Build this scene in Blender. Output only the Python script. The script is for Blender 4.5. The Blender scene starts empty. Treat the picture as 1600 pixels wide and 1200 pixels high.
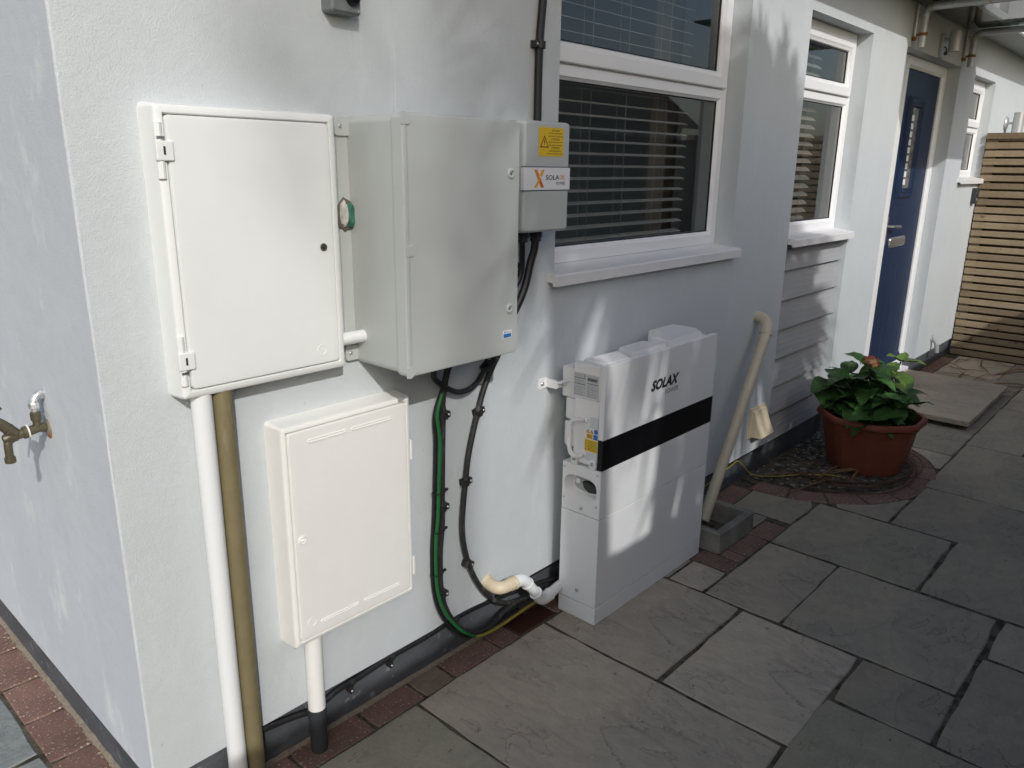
import bpy, bmesh, math, random
from mathutils import Vector, Matrix, noise
R = math.radians
rnd = random.Random(7)
scn = bpy.context.scene
col = scn.collection

# ------------------------------------------------------------------ camera
cam_d = bpy.data.cameras.new("camera"); cam = bpy.data.objects.new("camera", cam_d); col.objects.link(cam)
cam_d.sensor_fit = 'HORIZONTAL'; cam_d.sensor_width = 36.0; cam_d.lens = 27.03
cam_d.clip_start = 0.02; cam_d.clip_end = 500
cam.matrix_world = Matrix(((0.67454215, 0.19323988, -0.71249648, -0.515),
                           (-0.73812938, 0.19297009, -0.64647317, -1.535),
                           (0.01256611, 0.96198799, 0.27280249, 1.487),
                           (0, 0, 0, 1)))
scn.camera = cam
# ------------------------------------------------------------------ sky + sun
SUN = Vector((-0.60, -1.0, 0.75)).normalized()
w = bpy.data.worlds.new("World"); scn.world = w; w.use_nodes = True
nt = w.node_tree; bg = nt.nodes["Background"]
sky = nt.nodes.new("ShaderNodeTexSky"); sky.sky_type = 'NISHITA'; sky.sun_disc = False
sky.sun_elevation = math.asin(SUN.z); sky.sun_rotation = math.atan2(SUN.x, SUN.y)
sky.air_density = 1.0; sky.dust_density = 2.5; sky.ozone_density = 1.0
nt.links.new(sky.outputs[0], bg.inputs[0]); bg.inputs[1].default_value = 0.14
sun_d = bpy.data.lights.new("sun", 'SUN'); sun_d.energy = 2.3; sun_d.angle = R(0.6); sun_d.color = (1.0, 0.98, 0.955)
sun = bpy.data.objects.new("sun", sun_d); col.objects.link(sun)
sun.rotation_euler = SUN.to_track_quat('Z', 'Y').to_euler(); sun.location = SUN * 12
vs = scn.view_settings
vs.view_transform = 'Standard'; vs.look = 'None'; vs.gamma = 1.0; vs.use_curve_mapping = False; vs.exposure = 0.02

# ------------------------------------------------------------------ materials
def mat(name, base, rough=0.6, var=0.0, vscale=4.0, bump=0.0, bscale=60.0, spec=0.5, metal=0.0, spots=None, c2=None,
        streak=None, det=4.0, objvar=0.0, bump2=None, coat=0.0, rvar=0.0, riven=None, veins=False):
    m = bpy.data.materials.new(name); m.use_nodes = True
    t = m.node_tree; N = t.nodes; Lk = t.links; b = N["Principled BSDF"]
    b.inputs["Roughness"].default_value = rough; b.inputs["Metallic"].default_value = metal
    b.inputs["Specular IOR Level"].default_value = spec; b.inputs["Coat Weight"].default_value = coat
    tc = N.new("ShaderNodeTexCoord"); co = tc.outputs["Object"]
    base = tuple(base) + (1,)
    def noi(scale, detail=det, rg=0.6, vec=None):
        n = N.new("ShaderNodeTexNoise"); n.inputs["Scale"].default_value = scale; n.inputs["Detail"].default_value = detail
        n.inputs["Roughness"].default_value = rg; Lk.new(vec or co, n.inputs["Vector"]); return n
    def mix(fac, a, bb, mode='MIX'):
        x = N.new("ShaderNodeMix"); x.data_type = 'RGBA'; x.blend_type = mode
        for s, v in ((0, fac), (6, a), (7, bb)):
            if isinstance(v, (tuple, float, int)): x.inputs[s].default_value = v
            else: Lk.new(v, x.inputs[s])
        return x.outputs[2]
    def ramp(o, a, bb):
        r = N.new("ShaderNodeMapRange"); r.inputs[1].default_value = a; r.inputs[2].default_value = bb; Lk.new(o, r.inputs[0]); return r.outputs[0]
    c = base
    if var > 0 or c2:
        n = noi(vscale)
        cc = tuple(c2) + (1,) if c2 else tuple(v * (1 - var) for v in base[:3]) + (1,)
        c = mix(ramp(n.outputs[0], 0.35, 0.68), c, cc)
        n2 = noi(vscale * 7.3)
        c = mix(ramp(n2.outputs[0], 0.3, 0.75), c, mix(1.0, c, (1 - var * .6,) * 3 + (1,), 'MULTIPLY'))
    if streak:                     # (colour, stretch scale, lo, hi)
        mp = N.new("ShaderNodeMapping"); mp.inputs["Scale"].default_value = streak[1]; Lk.new(co, mp.inputs[0])
        n3 = noi(1.0, 5, .65, mp.outputs[0]); c = mix(ramp(n3.outputs[0], streak[2], streak[3]), c, tuple(streak[0]) + (1,))
    if spots:                      # (colour, scale, lo, hi)
        n4 = noi(spots[1], 2, .5); c = mix(ramp(n4.outputs[0], spots[2], spots[3]), c, tuple(spots[0]) + (1,))
    rv = None
    if riven:                      # broken bedding edges of split stone: relief shade painted as thin irregular contour lines
        mp = N.new("ShaderNodeMapping"); mp.inputs["Scale"].default_value = riven; Lk.new(co, mp.inputs[0])
        nr = noi(1.0, 6, .58, mp.outputs[0]); mk = noi(3.1, 2, .5)
        mu = N.new("ShaderNodeMath"); mu.operation = 'MULTIPLY'; mu.inputs[1].default_value = 11.0; Lk.new(nr.outputs[0], mu.inputs[0])
        fr = N.new("ShaderNodeMath"); fr.operation = 'FRACT'; Lk.new(mu.outputs[0], fr.inputs[0]); rv = fr.outputs[0]
        ln = ramp(fr.outputs[0], .11, .0); m2 = N.new("ShaderNodeMath"); m2.operation = 'MULTIPLY'; Lk.new(ln, m2.inputs[0]); Lk.new(ramp(mk.outputs[0], .42, .62), m2.inputs[1])
        c = mix(m2.outputs[0], c, mix(1.0, c, (.60, .58, .55, 1), 'MULTIPLY'))
        c = mix(ramp(fr.outputs[0], .2, 1.0), c, mix(1.0, c, (1.10, 1.09, 1.07, 1), 'MULTIPLY'))
    if veins:                      # side veins of a leaf (object x runs along the leaf)
        sx = N.new("ShaderNodeSeparateXYZ"); Lk.new(co, sx.inputs[0]); ab = N.new("ShaderNodeMath"); ab.operation = 'ABSOLUTE'; Lk.new(sx.outputs[1], ab.inputs[0])
        a1 = N.new("ShaderNodeMath"); a1.operation = 'MULTIPLY_ADD'; a1.inputs[1].default_value = -.8; Lk.new(ab.outputs[0], a1.inputs[0]); Lk.new(sx.outputs[0], a1.inputs[2])
        a2 = N.new("ShaderNodeMath"); a2.operation = 'MULTIPLY'; a2.inputs[1].default_value = 75; Lk.new(a1.outputs[0], a2.inputs[0])
        a3 = N.new("ShaderNodeMath"); a3.operation = 'PINGPONG'; a3.inputs[1].default_value = .5; Lk.new(a2.outputs[0], a3.inputs[0]); rv = a3.outputs[0]
        c = mix(ramp(a3.outputs[0], .09, .0), c, mix(1.0, c, (1.7, 1.5, 1.5, 1), 'MULTIPLY')); c = mix(ramp(ab.outputs[0], .0018, .0006), c, mix(1.0, c, (2.0, 1.7, 1.7, 1), 'MULTIPLY'))
    if objvar > 0:
        oi = N.new("ShaderNodeObjectInfo"); hs = N.new("ShaderNodeHueSaturation")
        r = N.new("ShaderNodeMapRange"); r.inputs[3].default_value = 1 - objvar; r.inputs[4].default_value = 1 + objvar
        Lk.new(oi.outputs["Random"], r.inputs[0]); Lk.new(r.outputs[0], hs.inputs["Value"])
        if isinstance(c, tuple): hs.inputs["Color"].default_value = c
        else: Lk.new(c, hs.inputs["Color"])
        c = hs.outputs[0]
    if isinstance(c, tuple): b.inputs["Base Color"].default_value = c
    else: Lk.new(c, b.inputs["Base Color"])
    if rvar > 0:
        n5 = noi(9, 3); r = N.new("ShaderNodeMapRange"); r.inputs[3].default_value = rough - rvar; r.inputs[4].default_value = rough + rvar
        Lk.new(n5.outputs[0], r.inputs[0]); Lk.new(r.outputs[0], b.inputs["Roughness"])
    nrm = None
    for bs in ([(bscale, bump)] if bump > 0 else []) + (bump2 or []):
        n6 = noi(bs[0], 4, .55); bp = N.new("ShaderNodeBump"); bp.inputs["Strength"].default_value = 1.0
        bp.inputs["Distance"].default_value = bs[1]; Lk.new(n6.outputs[0], bp.inputs["Height"])
        if nrm: Lk.new(nrm, bp.inputs["Normal"])
        nrm = bp.outputs[0]
    if rv is not None:
        bp = N.new("ShaderNodeBump"); bp.inputs["Strength"].default_value = .8; bp.inputs["Distance"].default_value = .002; Lk.new(rv, bp.inputs["Height"])
        if nrm: Lk.new(nrm, bp.inputs["Normal"])
        nrm = bp.outputs[0]
    if nrm: Lk.new(nrm, b.inputs["Normal"])
    return m

def glass_mat(name, tint=(1, 1, 1), refl=1.0, rough=0.0):
    m = bpy.data.materials.new(name); m.use_nodes = True; t = m.node_tree; N = t.nodes; Lk = t.links
    N.remove(N["Principled BSDF"])
    tr = N.new("ShaderNodeBsdfTransparent"); tr.inputs[0].default_value = tuple(tint) + (1,)
    gl = N.new("ShaderNodeBsdfGlossy"); gl.inputs["Roughness"].default_value = rough
    fr = N.new("ShaderNodeFresnel"); fr.inputs[0].default_value = 1.52
    mu = N.new("ShaderNodeMath"); mu.operation = 'MULTIPLY'; mu.inputs[1].default_value = refl; mu.use_clamp = True; Lk.new(fr.outputs[0], mu.inputs[0])
    mx = N.new("ShaderNodeMixShader"); Lk.new(mu.outputs[0], mx.inputs[0]); Lk.new(tr.outputs[0], mx.inputs[1]); Lk.new(gl.outputs[0], mx.inputs[2])
    Lk.new(mx.outputs[0], N["Material Output"].inputs[0]); return m

M = dict(
 render=mat("painted_render", (.565, .605, .622), .85, .045, 1.6, .0012, 260, .25, bump2=[(40, .0012), (3, .006)],
            streak=((.595, .635, .65), (9, 9, 2.0), .58, .78), spots=((.47, .49, .49), 55, .73, .78)),
 render_side=mat("scuffed_render_skylit", (.60, .635, .662), .85, .06, 2.2, .0007, 240, .25, bump2=[(20, .0012), (3, .006)],  # front render colour lightened for skylight on this side, plus paler scuffs
            streak=((.70, .72, .715), (14, 7, 3.5), .58, .70)),
 soffit=mat("soffit_board", (.42, .45, .43), .6, .06, 2),
 plinth=mat("black_plinth_paint", (.092, .102, .116), .55, .25, 6, .002, 60, spots=((.20, .22, .23), 34, .64, .74), streak=((.11, .12, .13), (5, 5, 22), .5, .75)),
 slab_a=mat("grey_sandstone", (.345, .298, .226), .85, .22, 2.6, .003, 55, .3, c2=(.262, .240, .198), objvar=.12, bump2=[(160, .0008)], streak=((.20, .18, .15), (3, 24, 3), .58, .74), spots=((.17, .15, .12), 38, .68, .75), riven=(1.5, 3.6, 2)),
 slab_b=mat("brown_sandstone", (.435, .37, .285), .85, .22, 2.2, .003, 55, .3, c2=(.345, .305, .25), objvar=.12, bump2=[(160, .0008)], streak=((.26, .222, .18), (22, 3, 3), .58, .74), spots=((.21, .18, .145), 38, .68, .75), riven=(3.4, 1.5, 2)),
 slab_g=mat("green_sandstone", (.315, .285, .212), .85, .22, 2.4, .003, 55, .3, c2=(.245, .228, .178), objvar=.1, bump2=[(160, .0008)], streak=((.18, .175, .145), (4, 20, 3), .58, .74), spots=((.15, .14, .115), 38, .68, .75), riven=(1.6, 3.2, 2)),
 slate=mat("blue_grey_slate", (.20, .225, .225), .7, .2, 4, .003, 40, .35, c2=(.27, .29, .28), objvar=.1, bump2=[(60, .002)], riven=(2.4, 3.6, 2)),
 paver=mat("red_clay_paver", (.25, .150, .118), .9, .3, 7, .0025, 120, .2, c2=(.185, .115, .093), objvar=.16, spots=((.44, .36, .31), 110, .62, .69)),
 paver_tan=mat("tan_clay_paver", (.27, .205, .145), .9, .3, 7, .0025, 120, .2, objvar=.1),
 paver_wet=mat("wet_clay_paver", (.075, .028, .018), .28, .3, 7, .0015, 120, .5, objvar=.1),
 bed=mat("joint_mortar", (.135, .115, .088), .95, .4, 12, .006, 70, .1, spots=((.05, .043, .034), 24, .52, .60)),
 soil=mat("dark_soil", (.045, .033, .024), .95, .4, 14, .008, 60, .1),
 earth=mat("garden_ground", (.10, .10, .07), .95, .4, 1.5, .01, 20, .1),
 concrete=mat("weathered_concrete", (.29, .275, .235), .9, .25, 9, .003, 110, .2, c2=(.15, .15, .125)),
 grp=mat("offwhite_grp", (.80, .82, .80), .42, .03, 3, .0004, 30, .4, rvar=.06),
 grp_cream=mat("cream_grp", (.83, .825, .79), .5, .04, 3, .0004, 30, .35, streak=((.85, .79, .73), (3, 3, 9), .62, .85)),
 ral=mat("grey_abs", (.475, .50, .480), .38, .015, 2, .0003, 40, .45, rvar=.05),
 ral2=mat("light_grey_abs", (.50, .53, .515), .4, .015, 2, 0, 40, .45),
 solax=mat("white_powder_coat", (.79, .805, .805), .38, .01, 2, .0002, 400, .45),
 castwhite=mat("white_cast_case", (.80, .805, .80), .48, .01, 2, .0003, 250, .4),
 seam=mat("grimy_seam", (.33, .27, .19), .9, .4, 9),
 hole=mat("dark_recess", (.03, .03, .03), .6),
 recess=mat("grey_recess", (.42, .42, .41), .6),
 blackgloss=mat("black_glass_band", (.004, .004, .005), .35, spec=.25),
 ink=mat("black_ink", (.012, .012, .014), .5), inkgrey=mat("grey_ink", (.16, .16, .17), .6), inknavy=mat("navy_ink", (.03, .04, .08), .5),
 cable=mat("black_cable_sheath", (.014, .014, .015), .48, .3, 20, .0006, 200, .5, streak=((.10, .10, .10), (60, 60, 9), .62, .8)),
 conduit=mat("dusty_black_cable", (.03, .03, .03), .55, .3, 20, .0006, 200, .4, streak=((.17, .17, .165), (70, 70, 10), .55, .78)),
 green=mat("green_wire", (.012, .135, .035), .45), ygreen=mat("yellow_wire", (.36, .30, .045), .45),
 clip=mat("black_clip", (.018, .018, .018), .5), steel=mat("zinc_steel", (.55, .55, .54), .35, .1, 30, metal=.9),
 brushed=mat("brushed_steel", (.52, .53, .53), .42, .1, 12, metal=.45, streak=((.40, .40, .39), (6, 6, 30), .55, .75)),
 rust=mat("rusted_bracket", (.33, .15, .045), .85, .4, 40, .001, 150, c2=(.20, .09, .03)),
 rust2=mat("rust_stained_steel", (.52, .53, .52), .45, .2, 20, metal=.45, spots=((.40, .28, .15), 28, .63, .74)),
 upvc=mat("white_upvc", (.82, .83, .84), .3, .015, 2, spec=.45), upvc_dirty=mat("white_upvc_sill", (.80, .80, .80), .38, .05, 6, spots=((.52, .50, .46), 24, .69, .76)),
 pvc_white=mat("white_pvc_pipe", (.78, .80, .80), .35, .02, 5), pvc_olive=mat("olive_pvc_pipe", (.205, .175, .092), .5, .15, 9, streak=((.26, .23, .14), (30, 30, 5), .58, .75)),
 pvc_beige=mat("beige_pvc_pipe", (.60, .545, .41), .45, .1, 9, streak=((.50, .44, .32), (20, 20, 5), .58, .8)), pvc_cream=mat("cream_pvc_fitting", (.70, .60, .42), .45, .06, 12, spots=((.45, .36, .22), 60, .68, .75)),
 pvc_dark=mat("dark_grey_pipe", (.04, .045, .05), .5, .2, 20),
 gasket=mat("black_gasket", (.015, .016, .017), .5),
 slat=mat("white_blind_slat", (.85, .84, .80), .45), cord=mat("white_cord", (.65, .64, .60), .8),
 curtain=mat("beige_curtain", (.45, .42, .36), .9, .05, 5), room=mat("room_plaster", (.52, .53, .50), .9), roomfloor=mat("room_carpet", (.10, .095, .085), .95),
 doorblue=mat("navy_door", (.0095, .024, .066), .5, .12, 3, .0004, 90, .3, streak=((.013, .028, .076), (40, 40, 2), .5, .75)),
 board=mat("grey_fibre_cement", (.38, .39, .40), .7, .06, 3, objvar=.03, spec=.3),
 timber=mat("weathered_larch", (.31, .245, .162), .75, .2, 5, .001, 60, .25, c2=(.25, .19, .12), objvar=.2, streak=((.20, .14, .085), (5, 1.2, 60), .52, .72), spots=((.13, .085, .05), 16, .70, .75)),
 timber_dark=mat("old_fence_timber", (.17, .12, .08), .85, .3, 5, .002, 50, .2, objvar=.2, streak=((.09, .065, .045), (30, 30, 1.5), .5, .75)),
 terracotta=mat("terracotta_plastic", (.235, .066, .036), .55, .15, 6, .0006, 90, .35, c2=(.19, .052, .03)),
 leaf=mat("hydrangea_leaf", (.032, .088, .022), .45, .2, 14, .0010, 90, .4, objvar=.40, c2=(.060, .14, .032), veins=True),
 leafy=mat("young_leaf", (.125, .215, .045), .45, .2, 14, .0010, 90, .4, objvar=.2, veins=True),
 stem=mat("green_stem", (.10, .14, .05), .6, .2, 20), petal_r=mat("red_floret", (.36, .05, .065), .6, .2, 60, objvar=.3), petal_y=mat("yellow_green_floret", (.30, .17, .06), .6, .2, 60),
 twig=mat("dry_palm_stem", (.125, .08, .05), .8, .3, 30, .001, 80, .2, objvar=.3), drystrap=mat("dry_palm_leaf", (.22, .135, .075), .8, .3, 20, .001, 60, .2, objvar=.3),
 chip=mat("pale_stone_chip", (.30, .30, .285), .85, .3, 60, c2=(.12, .12, .12)), crumb=mat("mortar_crumb", (.30, .25, .19), .95, .3, 90),
 palmleaf=mat("palm_strap_leaf", (.075, .11, .035), .55, .2, 3), palmdead=mat("dead_palm_leaf", (.24, .17, .10), .8, .2, 3), bark=mat("palm_bark", (.16, .13, .10), .95, .3, 9, .01, 30),
 yellow=mat("yellow_sticker", (.78, .52, .02), .45), stickwhite=mat("white_sticker", (.80, .81, .83), .4), stickgrey=mat("silver_rating_label", (.50, .51, .52), .4),
 stickclear=mat("pale_sticker", (.62, .64, .68), .4), blue=mat("blue_sticker", (.03, .16, .45), .45), orange=mat("orange_print", (.80, .26, .02), .45), orange_d=mat("dark_orange_print", (.62, .12, .015), .45), amber=mat("amber_print", (.80, .42, .03), .45),
 foam_g=mat("green_fibre", (.06, .21, .15), .9, .4, 60, .003, 120), foam_w=mat("white_foam", (.62, .61, .56), .9, .2, 40, .004, 90), foam_d=mat("hole_mortar", (.16, .14, .12), .95, .3, 60, .004, 90),
 brass=mat("old_brass", (.155, .135, .085), .42, .3, 20, .001, 90, metal=.45, c2=(.11, .095, .065)), silverpaint=mat("silver_pipe", (.50, .51, .52), .4, .2, 30, metal=.6, spots=((.72, .73, .73), 40, .52, .6)), ptfe=mat("white_tape", (.75, .75, .73), .7), rustspot=mat("rust_flange", (.36, .33, .27), .6, .2, 30, metal=.4, spots=((.45, .15, .03), 50, .52, .58)),
 lens=mat("dark_lens", (.01, .01, .012), .15), sensor=mat("grey_sensor_case", (.20, .22, .225), .5, .2, 20), keybox=mat("dark_grey_box", (.035, .038, .045), .4),
 lampglass=mat("lamp_lens", (.5, .5, .48), .2), tile=mat("roof_tile", (.09, .085, .08), .85, .2, 6), gutter=mat("gutter_grey", (.30, .31, .31), .4),
 nbr=mat("neighbour_render", (.58, .55, .50), .85, .06, 2, .003, 60), nroof=mat("neighbour_tile", (.26, .12, .075), .85, .3, 4),
)
M['pane'] = glass_mat("window_glass", (.93, .95, .94), 1.7)
M['canopyglass'] = glass_mat("green_canopy_glass", (.80, .90, .84), 1.2, .0)
# lead pattern glass of the door: pale textured
M['doorglass'] = mat("bevelled_door_glass", (.30, .30, .27), .25, .5, 26, .004, 60, .6, c2=(.08, .09, .10))
# wood-grain relief for the cladding
def grain(m, axis_scale, dist):
    t = m.node_tree; N = t.nodes; b = N["Principled BSDF"]
    tc = N.new("ShaderNodeTexCoord"); mp = N.new("ShaderNodeMapping"); mp.inputs["Scale"].default_value = axis_scale
    t.links.new(tc.outputs["Object"], mp.inputs[0])
    wv = N.new("ShaderNodeTexWave"); wv.wave_type = 'BANDS'; wv.bands_direction = 'Z'; wv.inputs["Scale"].default_value = 1.0
    wv.inputs["Distortion"].default_value = 9.0; wv.inputs["Detail"].default_value = 2.0; wv.inputs["Detail Scale"].default_value = .6
    t.links.new(mp.outputs[0], wv.inputs[0])
    bp = N.new("ShaderNodeBump"); bp.inputs["Distance"].default_value = dist; bp.inputs["Strength"].default_value = 1
    t.links.new(wv.outputs[0], bp.inputs["Height"]); t.links.new(bp.outputs[0], b.inputs["Normal"])
grain(M['board'], (1.3, 1.3, 11), .0006)

# ------------------------------------------------------------------ builders
ORG = {}
def finish(bm, ang=35):
    for f in bm.faces: f.smooth = True
    lim = R(ang)
    for e in bm.edges:
        if len(e.link_faces) == 2:
            if e.calc_face_angle(0) > lim: e.smooth = False
        else: e.smooth = False
def obj(name, bm, m, parent=None, org=None, smooth=True, normals=True, kind=None):
    """bm is in world coordinates; the object's origin is its thing's base (or org)."""
    o0 = Vector(org) if org is not None else (ORG[parent] if parent else Vector((0, 0, 0)))
    if normals: bmesh.ops.recalc_face_normals(bm, faces=bm.faces)
    if smooth: finish(bm)
    bm.transform(Matrix.Translation(-o0))
    me = bpy.data.meshes.new(name); bm.to_mesh(me); bm.free()
    for x in (m if isinstance(m, (list, tuple)) else [m]): me.materials.append(M[x] if isinstance(x, str) else x)
    o = bpy.data.objects.new(name, me); col.objects.link(o)
    if parent: o.parent = parent; o.location = o0 - ORG[parent]
    else: o.location = o0
    ORG[o] = o0
    if smooth and len(me.polygons) < 4000:
        wn_ = o.modifiers.new('weighted_normals', 'WEIGHTED_NORMAL'); wn_.keep_sharp = True; wn_.weight = 100
    if kind: o['kind'] = kind
    return o
def tag(o, label, cat, group=None):
    o['label'] = label; o['category'] = cat
    if group: o['group'] = group
    return o
def thing(name, label, cat, loc, group=None):
    o = bpy.data.objects.new(name, None); col.objects.link(o); o.location = loc; o.empty_display_size = .1
    ORG[o] = Vector(loc); return tag(o, label, cat, group)
def nb(): return bmesh.new()
def box(bm, x0, x1, y0, y1, z0, z1, bev=0.0, seg=2):
    g = bmesh.ops.create_cube(bm, size=1)['verts']
    for v in g: v.co = Vector((x0 + (v.co.x + .5) * (x1 - x0), y0 + (v.co.y + .5) * (y1 - y0), z0 + (v.co.z + .5) * (z1 - z0)))
    if bev > 0:
        es = list({e for v in g for e in v.link_edges})
        bmesh.ops.bevel(bm, geom=es, offset=bev, segments=seg, profile=.5, affect='EDGES')
    return bm
def bx(*a, **k): return box(nb(), *a, **k)
def frame_of(d):
    d = d.normalized(); a = Vector((0, 0, 1)) if abs(d.z) < .9 else Vector((1, 0, 0))
    u = d.cross(a).normalized(); return u, d.cross(u).normalized()
def tube(bm, pts, r, n=10, cap=True):
    pts = [Vector(p) for p in pts]; rs = r if isinstance(r, (list, tuple)) else [r] * len(pts)
    u = None; rings = []
    for i, p in enumerate(pts):
        d = (pts[min(i + 1, len(pts) - 1)] - pts[max(i - 1, 0)])
        if d.length < 1e-9: d = Vector((0, 0, 1))
        d.normalize()
        if u is None: u, v = frame_of(d)
        else:
            u = (u - d * u.dot(d)); u = u.normalized() if u.length > 1e-6 else frame_of(d)[0]; v = d.cross(u)
        rings.append([bm.verts.new(p + (u * math.cos(2 * math.pi * k / n) + v * math.sin(2 * math.pi * k / n)) * rs[i]) for k in range(n)])
    for a, b in zip(rings, rings[1:]):
        for k in range(n): bm.faces.new((a[k], a[(k + 1) % n], b[(k + 1) % n], b[k]))
    if cap: bm.faces.new(rings[0][::-1]); bm.faces.new(rings[-1])
    return bm
def cr(pts, sub=6):
    P = [Vector(p) for p in pts]; P = [P[0] * 2 - P[1]] + P + [P[-1] * 2 - P[-2]]; out = []
    for i in range(1, len(P) - 2):
        for k in range(sub):
            t = k / sub; a, b, c, d = P[i - 1:i + 3]
            out.append(.5 * ((2 * b) + (c - a) * t + (2 * a - 5 * b + 4 * c - d) * t * t + (3 * b - a - 3 * c + d) * t ** 3))
    out.append(P[-2]); return out
def cyl(bm, p0, p1, r, n=16): return tube(bm, [p0, p1], r, n)
def rrect(x0, x1, z0, z1, r=0, n=4):
    if r <= 1e-5: return [(x0, z0), (x1, z0), (x1, z1), (x0, z1)]
    out = []
    for cx, cz, a in ((x0 + r, z0 + r, 180), (x1 - r, z0 + r, 270), (x1 - r, z1 - r, 0), (x0 + r, z1 - r, 90)):
        for k in range(n + 1):
            t = R(a + 90 * k / n); out.append((cx + r * math.cos(t), cz + r * math.sin(t)))
    return out
WALL = lambda u, v, d: (u, -d, v)          # main wall: u = X, v = Z, d out of the wall
def SIDE(x0): return lambda u, v, d: (x0 - d, u, v)   # faces -X: u = Y, v = Z
UP = lambda u, v, d: (u, v, d)
def loops(bm, lps, mp, cap0=False, cap1=True):
    rows = [[bm.verts.new(mp(u, v, d)) for (u, v) in lp] for lp, d in lps]
    for a, b in zip(rows, rows[1:]):
        n = len(a)
        for k in range(n):
            try: bm.faces.new((a[k], a[(k + 1) % n], b[(k + 1) % n], b[k]))
            except ValueError: pass
    if cap0: bm.faces.new(rows[0][::-1])
    if cap1: bm.faces.new(rows[-1])
    return bm
def rprof(bm, x0, x1, z0, z1, prof, mp=WALL, r=0.0, n=3, cap0=False, cap1=True):
    """prof: list of (inset, d). Rounded-rectangle loops joined into a moulded panel or mitred frame."""
    return loops(bm, [(rrect(x0 + i, x1 - i, z0 + i, z1 - i, max(r - i, .0006) if r > 0 else 0, n), d) for i, d in prof], mp, cap0, cap1)
def prism(bm, poly, d0, d1, mp=WALL): return loops(bm, [(poly, d0), (poly, d1)], mp, True, True)
def lathe(bm, prof, c, axis=(0, 0, 1), n=20, cap=True):
    ax = Vector(axis).normalized(); u, v = frame_of(ax); rows = []
    for r_, h in prof: rows.append([bm.verts.new(Vector(c) + ax * h + (u * math.cos(2 * math.pi * k / n) + v * math.sin(2 * math.pi * k / n)) * r_) for k in range(n)])
    for a, b in zip(rows, rows[1:]):
        for k in range(n): bm.faces.new((a[k], a[(k + 1) % n], b[(k + 1) % n], b[k]))
    if cap: bm.faces.new(rows[0][::-1]); bm.faces.new(rows[-1])
    return bm
def text(name, s, m, parent, u0, u1, v0, v1, d, mp, bold=0.0, shear=0.0, thick=.0002):
    cu = bpy.data.curves.new("t", 'FONT'); cu.body = s; cu.offset = bold; cu.shear = shear; cu.resolution_u = 3; cu.space_line = 1.0
    cu.align_x = 'LEFT'
    to = bpy.data.objects.new("t", cu); col.objects.link(to)
    me = bpy.data.meshes.new_from_object(to.evaluated_get(bpy.context.evaluated_depsgraph_get()))
    bpy.data.objects.remove(to); bm = nb(); bm.from_mesh(me); bpy.data.meshes.remove(me)
    xs = [v.co.x for v in bm.verts]; ys = [v.co.y for v in bm.verts]; a, b, c, e = min(xs), max(xs), min(ys), max(ys)
    for v in bm.verts: v.co = Vector(mp(u0 + (v.co.x - a) / (b - a) * (u1 - u0), v0 + (v.co.y - c) / (e - c) * (v1 - v0), d + thick))
    return obj(name, bm, m, parent, smooth=False, normals=False)
def screw(parent, p, axis, r=.004, m='steel', name='screw'):
    b = lathe(nb(), [(r, 0), (r, r * .35), (r * .75, r * .6), (r * .4, r * .6), (r * .36, r * .2)], p, axis, 12); return obj(name, b, m, parent)

# ================================================================== SETTING
g = nb(); box(g, -14, 30, -30, 20, -.30, -.045); tag_ground = obj('ground', g, 'earth', kind='structure')
bed = bx(-2.6, 6.95, -2.15, .02, -.044, -.0035); box(bed, -2.6, .0, .021, 3.2, -.044, -.0035)
patio = obj('patio', bed, 'bed', kind='structure')

CX, CY, RI, RO = 3.46, -.07, .53, .645          # half-round gravel bed by the wall
def edge_path(x0, x1, y0, y1, step=.07, jit=.003):
    pts = []
    cs = [(x0, y0), (x1, y0), (x1, y1), (x0, y1)]
    for i in range(4):
        a, b = Vector(cs[i]), Vector(cs[(i + 1) % 4]); n = max(2, int((b - a).length / step)); nv = Vector((-(b - a).y, (b - a).x)).normalized()
        for k in range(n):
            p = a.lerp(b, k / n)
            if k == 0: p += (Vector(((x0 + x1) / 2, (y0 + y1) / 2)) - p).normalized() * rnd.uniform(.002, .007)
            else: p += nv * rnd.uniform(-jit, jit * 1.3)
            pts.append(p)
    return pts
def cut_disc(pts, c, r):
    ins = [(p - c).length < r for p in pts]
    if not any(ins): return pts
    if all(ins): return None
    n = len(pts); s = next(i for i in range(n) if ins[i] and not ins[i - 1]); seq = [pts[(s + k) % n] for k in range(n)]; fl = [ins[(s + k) % n] for k in range(n)]
    k = next((i for i in range(n) if not fl[i]), n)
    out = seq[k:]; a0 = math.atan2(*(seq[-1] - c).yx); a1 = math.atan2(*(seq[k] - c).yx)
    da = (a1 - a0 + math.pi) % (2 * math.pi) - math.pi
    return out + [c + Vector((math.cos(a0 + da * j / 8), math.sin(a0 + da * j / 8))) * r for j in range(9)]
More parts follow.
